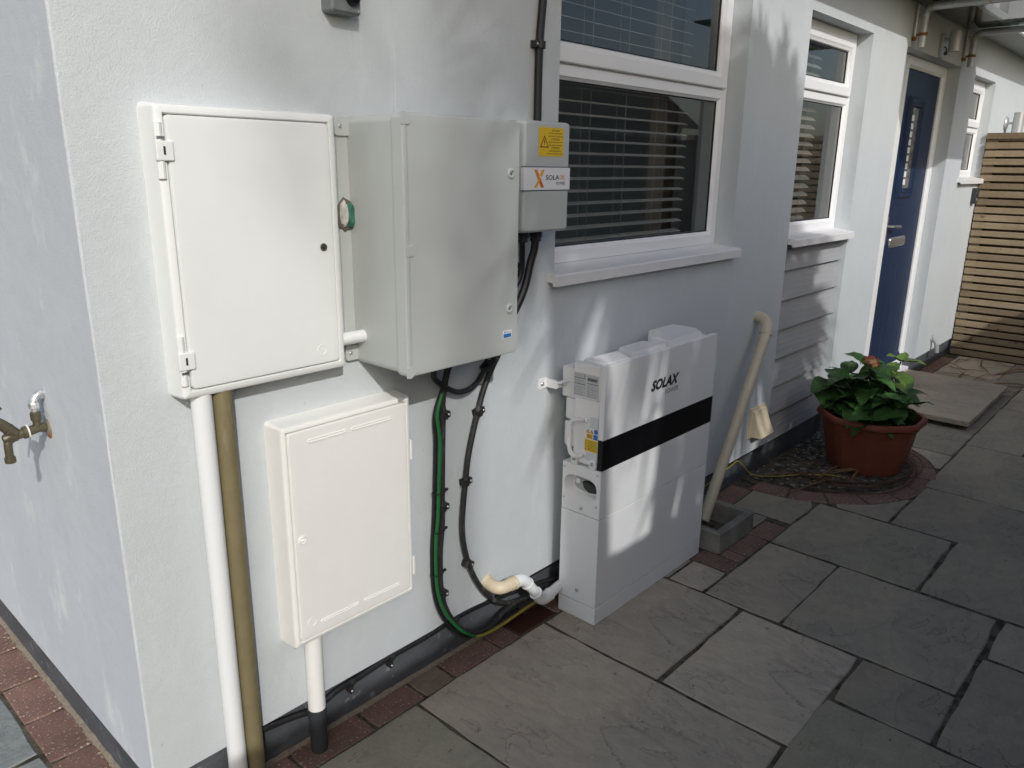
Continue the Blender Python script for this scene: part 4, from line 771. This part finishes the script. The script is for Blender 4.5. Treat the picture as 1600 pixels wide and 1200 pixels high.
# side stickers
D = .0004; F2 = FL(SIDE(XI))
def stick(name, u0, u1, v0, v1, m, d=.0002): return obj(name, prism(nb(), [(u0, v0), (u1, v0), (u1, v1), (u0, v1)], -.0002, d + .0004, F2), m, inv)
stick('pale_sticker', .168, .199, .692, .728, 'stickclear'); ys = stick('yellow_sticker', .150, .199, .611, .652, 'yellow'); stick('pale_sticker', .158, .199, .580, .609, 'stickclear')
or_ = stick('orange_sticker', .157, .180, .655, .671, 'amber'); stick('blue_sticker', .183, .199, .655, .672, 'blue')
for c in (.161, .176):
    tr_ = obj('warning_triangle', prism(nb(), [(c - .0075, .6735), (c + .0075, .6735), (c, .6865)], -.0002, .0005, F2), 'ink', inv); obj('triangle_face', prism(nb(), [(c - .0058, .6744), (c + .0058, .6744), (c, .6846)], .0005, .0007, F2), 'amber', tr_)
obj('blue_disc', loops(nb(), [([(.192 + .0075 * math.cos(2 * math.pi * k / 18), .682 + .0085 * math.sin(2 * math.pi * k / 18)) for k in range(18)], d) for d in (-.0002, .0005)], F2), 'blue', inv)
for k in range(7): obj('sticker_line', prism(nb(), [(.162, .6165 + k * .005), (.1965, .6165 + k * .005), (.1965, .618 + k * .005), (.162, .618 + k * .005)], .0006, .0008, F2), 'ink', ys)
for k in range(4): obj('sticker_symbol', prism(nb(), [(.1525, .617 + k * .0085), (.1580, .617 + k * .0085), (.15525, .6225 + k * .0085)], .0006, .0008, F2), 'ink', ys)
for k in range(3): obj('sticker_line', prism(nb(), [(.159, .6575 + k * .0042), (.178, .6575 + k * .0042), (.178, .6588 + k * .0042), (.159, .6588 + k * .0042)], .0006, .0008, F2), 'ink', or_)
# handle
hx = XI - .030
hd = obj('handle', tube(nb(), cr([(XI + .004, -.148, .712), (hx + .008, -.140, .716), (hx, -.122, .712), (hx, -.112, .690), (hx, -.110, .655), (hx, -.112, .620), (hx, -.122, .600), (hx + .008, -.140, .594), (XI + .004, -.148, .597)], 4), .0075, 10), 'castwhite', inv)
for v in (.713, .596): obj('handle_foot', rprof(nb(), -.160, -.138, v - .008, v + .008, [(0, -.002), (0, .006), (.003, .009)], SIDE(XI), r=.006), 'castwhite', hd); screw(hd, (XI - .009, -.152, v), (-1, 0, 0), .0042)
for k in range(4): lathe_bm = lathe(nb(), [(.0088, -.004), (.0092, 0), (.0088, .004)], (hx, -.110 - .0006 * k, .630 + .018 * k), (0, 0, 1), 10); obj('grip', lathe_bm, 'castwhite', hd)
for u in (-.113, -.186):
    ft = obj('foot_lug', rprof(nb(), u - .014, u + .014, .5545, .585, [(0, -.012), (0, .004), (.002, .006)], SIDE(XI), r=.008), 'castwhite', inv); screw(ft, (XI - .006, u, .573), (-1, 0, 0), .006)
br = obj('wall_bracket', rprof(nb(), 1.302, 1.344, .795, .829, [(0, 0), (0, .003), (.0008, .0038)], r=.003), 'castwhite', inv)
bm = nb(); box(bm, 1.338, 1.344, -.045, -.001, .798, .826, bev=.001, seg=1); box(bm, 1.338, 1.392, -.050, -.045, .801, .818, bev=.001, seg=1); box(bm, 1.338, 1.392, -.062, -.045, .818, .823, bev=.001, seg=1); obj('bracket_arm', bm, 'castwhite', br)
screw(br, (1.318, -.0038, .812), (0, -1, 0), .007); screw(br, (1.362, -.0505, .810), (0, -1, 0), .005)

# ================================================================== TAP ON THE SIDE WALL
tp = thing('garden_tap', 'old brass garden tap with silver elbow pipe on the side wall', 'tap', (0, .345, .89))
obj('flange', lathe(nb(), [(.026, 0), (.026, .003), (.018, .006), (.011, .010)], (-.0003, .352, .902), (-1, 0, 0), 20), 'rustspot', tp)
bm = nb(); tube(bm, [(0, .350, .906), (-.030, .346, .912), (-.062, .344, .908)], .0125, 14); lathe(bm, [(.0125, 0), (.0125, .022), (.0165, .022), (.0165, .040), (.012, .044)], (-.034, .346, .912), (0, 0, 1), 8); obj('tee', bm, 'brass', tp)
obj('riser', tube(nb(), [(-.034, .346, .945), (-.034, .347, .975)], .0095, 14), 'silverpaint', tp)
bm = nb(); tube(bm, elbow((-.034, .347, .972), (-.034, .347, 1.000), (.004, .349, .998)), .0130, 14); lathe(bm, [(.0165, 0), (.0165, .012), (.014, .015)], (-.034, .347, .966), (0, 0, 1), 8); obj('elbow', bm, 'silverpaint', tp)
obj('tape_washer', lathe(nb(), [(.019, 0), (.0195, .0022), (.019, .0045)], (-.062, .344, .908), (-1, 0, -.10), 18), 'ptfe', tp)
bm = nb(); ax = Vector((-1, 0, -.10)); lathe(bm, [(.0165, .004), (.0165, .016), (.0125, .018), (.0125, .034), (.015, .036), (.015, .060), (.010, .075)], (-.062, .344, .908), ax, 12); tube(bm, cr([(-.098, .344, .905), (-.122, .344, .893), (-.126, .344, .870), (-.126, .344, .848)], 4), [.0125] * 13, 12); lathe(bm, [(.0125, 0), (.0165, .002), (.0165, .014), (.0135, .016)], (-.126, .344, .836), (0, 0, 1), 16)
tube(bm, [(-.100, .344, .908), (-.128, .344, .934), (-.143, .344, .949)], [.0175, .0165, .0125], 10); lathe(bm, [(.0185, 0), (.0185, .008), (.016, .010)], (-.112, .344, .918), (-.75, 0, .66), 12); obj('body', bm, 'brass', tp)
bm = nb(); tube(bm, [(-.138, .344, .944), (-.155, .344, .960)], .006, 10); tube(bm, [(-.128, .344, .985), (-.155, .344, .962), (-.182, .344, .938)], .006, 10); obj('handle', bm, 'brass', tp)

tp.scale = (.68, .80, .87)

# ================================================================== SLATTED FENCE AT THE END
fe = thing('slatted_fence', 'horizontal larch slat fence closing off the end of the path', 'fence', (6.7, -.6, 0))
y0, y1 = -1.75, -.006
sl = None; zt_ = 1.785
zl = [.004 + .0615 * k for k in range(28)] + [1.738]
for k, z in enumerate(zl):
    bm = bx(6.690, 6.710, y0, y1 + rnd.uniform(-.004, .002), z + rnd.uniform(-.002, .002), z + .0455 + rnd.uniform(-.002, .002), bev=.0025, seg=1); obj('slat', bm, 'timber', fe, org=(6.7 + .61 * k, y1 - .37 * k, z))
for y in (-.045, -.95, -1.70): obj('post', bx(6.711, 6.755, y - .036, y + .036, 0, 1.78, bev=.002, seg=1), 'timber', fe, org=(6.7, y, 0))

for k in range(12): obj('backing_board', bx(6.756, 6.776, y1 - .152 - .15 * k, y1 - .004 - .15 * k, .01, 1.76), 'timber_dark', fe, org=(6.7, y1 - .15 * k, 0))
# stone doorstep slabs
sd = thing('door_step', 'two pale stone slabs forming a low step at the front door', 'step', (5.05, -.3, 0))
slab('slab', 4.512, 5.085, -.632, .018, 'slab_b', .062, .030, sd, jit=.002); slab('slab', 5.093, 5.60, -.632, .018, 'slab_b', .062, .030, sd, jit=.002); obj('bedding', bx(4.56, 5.55, -.59, .010, 0, .033), 'bed', sd)

# ================================================================== FLOWERPOT
pc = (3.545, -.365); po = thing('flowerpot', 'octagonal terracotta plastic pot with rolled rim on the gravel bed', 'flowerpot', (pc[0], pc[1], 0))
def octo(r, z, rot=R(22.5), n=8, rr=.18):
    out = []
    for k in range(n):
        a = rot + 2 * math.pi * k / n; c = Vector((math.cos(a), math.sin(a))) * r; p_ = Vector((math.cos(a - 2 * math.pi / n), math.sin(a - 2 * math.pi / n))) * r; q_ = Vector((math.cos(a + 2 * math.pi / n), math.sin(a + 2 * math.pi / n))) * r
        for t in (.0, .5, 1.0):
            u_ = c.lerp(p_, rr); w_ = c.lerp(q_, rr); m_ = u_.lerp(c, t).lerp(c.lerp(w_, t), t); out.append((pc[0] + m_.x, pc[1] + m_.y))
    return out
prof = [(.186, .0), (.190, .006), (.222, .150), (.232, .215), (.239, .218), (.246, .252), (.258, .254), (.268, .260), (.271, .272), (.266, .284), (.256, .290), (.246, .286), (.240, .274), (.236, .235)]
obj('pot', loops(nb(), [(octo(r__, z), z) for r__, z in prof], UP, True, False), 'terracotta', po); obj('soil', loops(nb(), [(octo(.238, 0), .236), (octo(.10, 0), .246)], UP), 'soil', po)
pl = thing('hydrangea', 'leafy green hydrangea with one reddish flower head in the terracotta pot', 'plant', (pc[0], pc[1], .24))
def leaf_mesh(L_, W_, seed):
    bm = nb(); n = 8; rr = random.Random(seed); rows = []
    for i in range(n + 1):
        t = i / n; wd = W_ * (math.sin(math.pi * min(1, t ** .78)) ** .85) * (1 - .15 * t) if 0 < i < n else .001
        x = L_ * t; zc = -L_ * .28 * t * t + .004 * math.sin(t * 9 + seed); row = []
        for j in (-1, -.55, 0, .55, 1):
            row.append(bm.verts.new((x + (rr.uniform(-.002, .002) if abs(j) == 1 else 0), wd * j, zc + abs(j) * wd * .30 + (.0025 * (-1) ** i if abs(j) == .55 else 0) - (.004 * (i % 2) if abs(j) == 1 else 0))))
        rows.append(row)
    for a, b in zip(rows, rows[1:]):
        for j in range(4): bm.faces.new((a[j], a[j + 1], b[j + 1], b[j]))
    me = bpy.data.meshes.new('leaf'); finish(bm, 60); bm.to_mesh(me); bm.free(); return me
lm = []
for i in range(4):
    for mm in ('leaf', 'leafy'):
        me = leaf_mesh(.108 + .014 * i, .040 + .006 * i, i); me.materials.append(M[mm]); lm.append(me)
def add_leaf(p, az, tilt, s, young, roll=0.0):
    o = bpy.data.objects.new('leaf', lm[rnd.randrange(4) * 2 + (1 if young else 0)]); col.objects.link(o); o.parent = pl
    o.location = Vector(p) - ORG[pl]; o.rotation_euler = (Matrix.Rotation(az, 3, 'Z') @ Matrix.Rotation(-tilt, 3, 'Y') @ Matrix.Rotation(roll, 3, 'X')).to_euler(); o.scale = (s, s, s)
tips = []
for k in range(19):
    az = 2 * math.pi * k / 19 * 2.4 + rnd.uniform(-.3, .3); rr = rnd.uniform(.04, .21) if k > 3 else rnd.uniform(0, .08)
    top = (pc[0] + rr * math.cos(az) * 1.05, pc[1] + rr * math.sin(az) * 1.05, .50 - rr * .75 + rnd.uniform(-.045, .04)); tips.append((top, az, k in (3, 9, 14)))
tips.append(((pc[0] + .16, pc[1] - .06, .535), -.3, True)); tips.append(((pc[0] - .02, pc[1] + .14, .47), 1.6, False)); tips.append(((pc[0] - .08, pc[1] + .20, .43), 1.9, False)); tips.append(((pc[0] - .12, pc[1] + .22, .37), 2.1, False)); tips.append(((pc[0] - .15, pc[1] + .10, .46), 2.6, False))
flower_tip = (pc[0] - .07, pc[1] + .02, .545); tips.append((flower_tip, 2.6, False))
for top, az, young in tips:
    b0 = (pc[0] + (top[0] - pc[0]) * .35, pc[1] + (top[1] - pc[1]) * .35, .23); mid = (pc[0] + (top[0] - pc[0]) * .6, pc[1] + (top[1] - pc[1]) * .6, (.23 + top[2]) / 2 + .02)
    obj('stem', tube(nb(), cr([b0, mid, top], 4), [.005] * 5 + [.0042] * 4, 7), 'stem', pl)
    for lev in range(3):
        h = Vector(top) - (Vector(top) - Vector(mid)) * (lev * .42); a0 = rnd.uniform(0, 3.14)
        for j in range(2 if lev else 3):
            a = a0 + (math.pi if lev else 2.1) * j + rnd.uniform(-.3, .3); add_leaf(h, a, R(rnd.uniform(-5, 40) if lev == 0 else rnd.uniform(-35, 15)), rnd.uniform(.75, 1.05) + .12 * lev, young and lev < 2, rnd.uniform(-.3, .3))
fl = obj('flower_head', lathe(nb(), [(.012, -.01), (.034, .004), (.040, .018), (.030, .034), (.010, .042)], flower_tip, n=12), 'petal_y', pl)
fr_ = random.Random(3)
for k in range(46):
    a = fr_.uniform(0, 6.28); e = fr_.uniform(-.25, 1.45); c = Vector(flower_tip) + Vector((math.cos(a) * math.cos(e) * .043, math.sin(a) * math.cos(e) * .043, .012 + math.sin(e) * .034)); nr = (c - Vector(flower_tip) - Vector((0, 0, .005))).normalized(); u, v = frame_of(nr)
    bm = nb(); cc = bm.verts.new(c + nr * .002); ring = []
    for j in range(8):
        q = .0085 if j % 2 == 0 else .0048; t = 2 * math.pi * j / 8; ring.append(bm.verts.new(c + (u * math.cos(t) + v * math.sin(t)) * q + nr * (.003 if j % 2 == 0 else 0)))
    for j in range(8): bm.faces.new((cc, ring[j], ring[(j + 1) % 8]))
    obj('floret', bm, 'petal_r' if e > .1 else 'petal_y', fl, normals=False)

# yellow cable by the pot, palm stems and debris
cable('cable', [(1.95, .006, .05), (2.3, .008, .06), (2.55, .006, .085), (2.75, .004, .11), (2.83, .0, .115), (2.90, -.04, .04), (3.0, -.10, .014), (3.12, -.19, .013), (3.22, -.30, .014), (3.26, -.37, .008)], .0027, 'ygreen', 'thin yellow cable trailing from the plinth to the gravel bed')
lab_s, grp_s = 'dry brown palm stem lying curled around the base of the flowerpot', 'palm stems round the pot'
for k in range(6):
    a0 = R(165 + rnd.uniform(-14, 25)); a1 = R(rnd.uniform(290, 372)); rr0 = rnd.uniform(.27, .46); ptsx = []
    for j in range(8):
        a = a0 + (a1 - a0) * j / 7; rr = rr0 * (1 + .10 * math.sin(j * .8 + k)) + .01 * k / 3
        ptsx.append((pc[0] - .06 + rr * math.cos(a) * 1.05, pc[1] + .10 + rr * math.sin(a) * .93, .010 + .006 * rnd.random() + .0035 * (k % 4)))
    o = obj('palm_stem', tube(nb(), cr(ptsx, 3), [.0042 - .0026 * j / 21 for j in range(22)], 6), 'twig', org=(pc[0], pc[1], 0)); tag(o, lab_s, 'stem', grp_s)
for k in range(12):
    a = rnd.uniform(3.25, 5.4); rr = rnd.uniform(.28, .5); p = Vector((CX + rr * math.cos(a), CY + rr * math.sin(a), .012)); d = Vector((math.cos(.25 + rnd.uniform(-.5, .5)), math.sin(rnd.uniform(-.9, .1)), 0)) * rnd.uniform(.10, .26)
    o = obj('dry_leaf_strap', tube(nb(), cr([p - d, p + Vector((0, 0, .012)), p + d * .6, p + d + Vector((0, 0, .004))], 3), [.0025, .004, .006, .006, .006, .005, .005, .004, .003, .002], 5), 'drystrap', org=tuple(p)); tag(o, 'dead palm leaf strap lying on the gravel bed', 'dry leaf', 'leaf straps on the gravel bed')
def strap(p, az, L_, w_, m='drystrap', curl=.03):
    bm = nb(); n = 10; d = Vector((math.cos(az), math.sin(az), 0)); s = Vector((-d.y, d.x, 0)); rows = []
    for i in range(n + 1):
        t = i / n; c = Vector(p) + d * L_ * (t - .5) + s * curl * math.sin(t * 3.1) + Vector((0, 0, .004 + .018 * abs(math.sin(t * 5 + az)))); ww = w_ * math.sin(math.pi * (.06 + .9 * t)) ** .7
        rows.append([bm.verts.new(c + s * ww), bm.verts.new(c + Vector((0, 0, .4 * ww))), bm.verts.new(c - s * ww), bm.verts.new(c - Vector((0, 0, .002)))])
    for a, b in zip(rows, rows[1:]):
        for j in range(4): bm.faces.new((a[j], a[(j + 1) % 4], b[(j + 1) % 4], b[j]))
    bm.faces.new(rows[0]); bm.faces.new(rows[-1][::-1]); return bm
for x, y, az, L_, w_ in ((5.75, -.32, .15, .55, .010), (6.05, -.45, -.25, .7, .006), (6.35, -.35, .3, .5, .006), (6.2, -.22, 1.1, .35, .008), (5.82, -.60, -.9, .62, .016), (6.4, -.60, -.5, .6, .012), (5.9, -.18, 2.3, .4, .005), (6.0, -.30, .8, .45, .004), (6.45, -.18, -.3, .3, .007), (5.5, -.75, -.6, .4, .004), (5.8, -.8, -.8, .6, .006), (6.55, -.42, 1.4, .4, .008)):
    z_ = .0 if not (4.5 < x - .1 and x < 5.65) else .062
    tag(obj('dry_leaf_strap', strap((x, y, z_), az, L_, w_), 'drystrap', org=(x, y, z_)), 'dead palm leaf or stem on the paving before the slatted fence', 'dry leaf', 'leaf litter before the fence')

# ================================================================== BEHIND THE CAMERA (casts the shade, shows in the panes)
gf = thing('shade_fence', 'added close-boarded timber fence, out of view, shading the patio', 'fence', (3, -2.25, 0))  # unseen fence, added to keep the paving in shade
bb = None; FX0 = -1.25
for k in range(54):
    x = FX0 + .152 * k
    if bb is None: bb = obj('fence_board', bx(x, x + .148, -2.262, -2.244, .02, 1.75, bev=.003, seg=1), 'timber_dark', gf, org=(x, -2.25, 0))
    else: o = bb.copy(); col.objects.link(o); o.parent = gf; o.location = Vector((x, -2.25 + (.006 if k % 2 else 0), rnd.uniform(-.006, .006))) - ORG[gf]
for x in (FX0 + .1, 1.3, 3.4, 5.5, FX0 + 7.8): obj('fence_post', bx(x - .045, x + .045, -2.36, -2.268, -.05, 1.80, bev=.004, seg=1), 'timber_dark', gf)
def palm(name, base, heads, label, seed):
    rg = random.Random(seed); t = thing(name, label, 'tree', base)
    b = Vector(base)
    for hi, (hc, nl, L_, sk) in enumerate(heads):
        h = Vector(hc)
        obj('trunk', tube(nb(), cr([b + Vector((hi * .04, 0, -.03)), b.lerp(h, .4) + Vector((.1 * math.sin(hi * 2), 0, .1)), h], 6), [.10 - .045 * k / 12 for k in range(13)], 10), 'bark', t)
        for nm, cnt, mm in (('crown', nl, 'palmleaf'), ('leaf_skirt', sk, 'palmdead')):
            if cnt == 0: continue
            bm = nb()
            for _ in range(cnt):
                az = rg.uniform(0, 6.28); el = (rg.uniform(-.35, 1.35) if nm == 'crown' else rg.uniform(-1.35, -.6)); ln = L_ * rg.uniform(.7, 1.1) * (1 if nm == 'crown' else 1.15); wd = rg.uniform(.016, .026)
                d = Vector((math.cos(az) * math.cos(el), math.sin(az) * math.cos(el), math.sin(el))); s = Vector((-math.sin(az), math.cos(az), 0)); p0 = h + Vector((0, 0, rg.uniform(-.12, .10) if nm == 'crown' else rg.uniform(-.35, -.05))); prev = None
                for k in range(6):
                    q = k / 5; c = p0 + d * ln * q - Vector((0, 0, .42 * ln * q * q * (1 if nm == 'crown' else .6))); ww = wd * (1 - q ** 2 * .9) * (.6 + .8 * min(q * 3, 1)); row = [bm.verts.new(c + s * ww), bm.verts.new(c - s * ww)]
                    if prev: bm.faces.new((prev[0], prev[1], row[1], row[0]))
                    prev = row
            obj(nm, bm, mm, t, normals=False)
    return t
def sunward(wx, wz, d):                 # the point whose shadow falls on the wall at (wx, wz)
    k = d / -SUN.y; return (wx + SUN.x * k, -d, wz + SUN.z * k)
def hd_(wx, wz, d, *a): return (sunward(wx, wz, d),) + a
palm('cabbage_palm', (-.3, -3.5, -.04), [hd_(1.95, 1.80, 3.5, 640, .92, 120), hd_(2.72, 1.45, 3.3, 420, .78, 150), hd_(1.36, 2.08, 3.8, 420, .60, 40), hd_(2.20, .95, 3.2, 60, .55, 90), hd_(2.95, 1.50, 3.4, 330, .60, 100), hd_(3.45, .75, 3.2, 170, .50, 60)], 'branched cabbage palm with spiky strap leaves behind the shade fence', 5)
# unseen tall sparse pine, added to throw soft half-shade over the grey enclosure
pine = thing('shade_pine', 'added unseen tall slim pine, small crown set to half-shade the enclosure', 'tree', (sunward(.8, 0, 14)[0] - .3, -14, -.05))
ctr = Vector(sunward(.93, 1.75, 14)); pb = ORG[pine]
obj('trunk', tube(nb(), cr([pb, pb.lerp(ctr, .5) + Vector((.15, 0, 0)), ctr - Vector((0, 0, .3)), ctr + Vector((0, 0, .7))], 6), [.07 - .05 * k / 18 for k in range(19)], 10), 'bark', pine)
bm = nb(); rg = random.Random(11)
for _ in range(640):
    while True:
        q = Vector((rg.uniform(-1, 1), rg.uniform(-1, 1), rg.uniform(-1, 1)))
        if q.length < 1: break
    c = ctr + Vector((q.x * .60, q.y * .60, q.z * .80)); d = Vector((rg.gauss(0, 1), rg.gauss(0, 1), rg.gauss(0, .6))).normalized(); u, v = frame_of(d)
    quad(bm, c - d * .07, c + u * .018, c + d * .07, c - u * .018)
obj('crown', bm, 'palmleaf', pine, normals=False)

# neighbour's house across the gardens: its gable shows in the window panes
nh = thing('neighbour_house', 'cream bungalow with brown tiled roof across the gardens', 'house', (15.5, -13, -.05))
obj('wall', bx(10.5, 21, -16, -11, -.05, 2.75), 'nbr', nh)
rp = [(-16.4, 2.72), (-13.5, 5.0), (-10.6, 2.72), (-10.6, 2.62), (-13.5, 4.86), (-16.4, 2.62)]
obj('roof', loops(nb(), [(rp, 10.2), (rp, 21.3)], lambda u, v, d: (d, u, v), True, True), 'nroof', nh)
obj('gable', loops(nb(), [([(-15.98, 2.75), (-11.02, 2.75), (-13.5, 4.80)], 10.6), ([(-15.98, 2.75), (-11.02, 2.75), (-13.5, 4.80)], 20.9)], lambda u, v, d: (d, u, v), True, True), 'nbr', nh)
for x in (11.6, 14.4, 18.2):
    wn = obj('window', loops(nb(), [(rrect(x, x + 1.4, .95, 2.15), 10.995), (rrect(x, x + 1.4, .95, 2.15), 10.93)], lambda u, v, d: (u, -d, v), True, True), 'upvc', nh)
    for k in range(2): obj('pane', loops(nb(), [(rrect(x + .07 + .66 * k, x + .67 + .66 * k, 1.02, 2.08), 10.93), (rrect(x + .07 + .66 * k, x + .67 + .66 * k, 1.02, 2.08), 10.925)], lambda u, v, d: (u, -d, v), True, True), 'lens', wn)
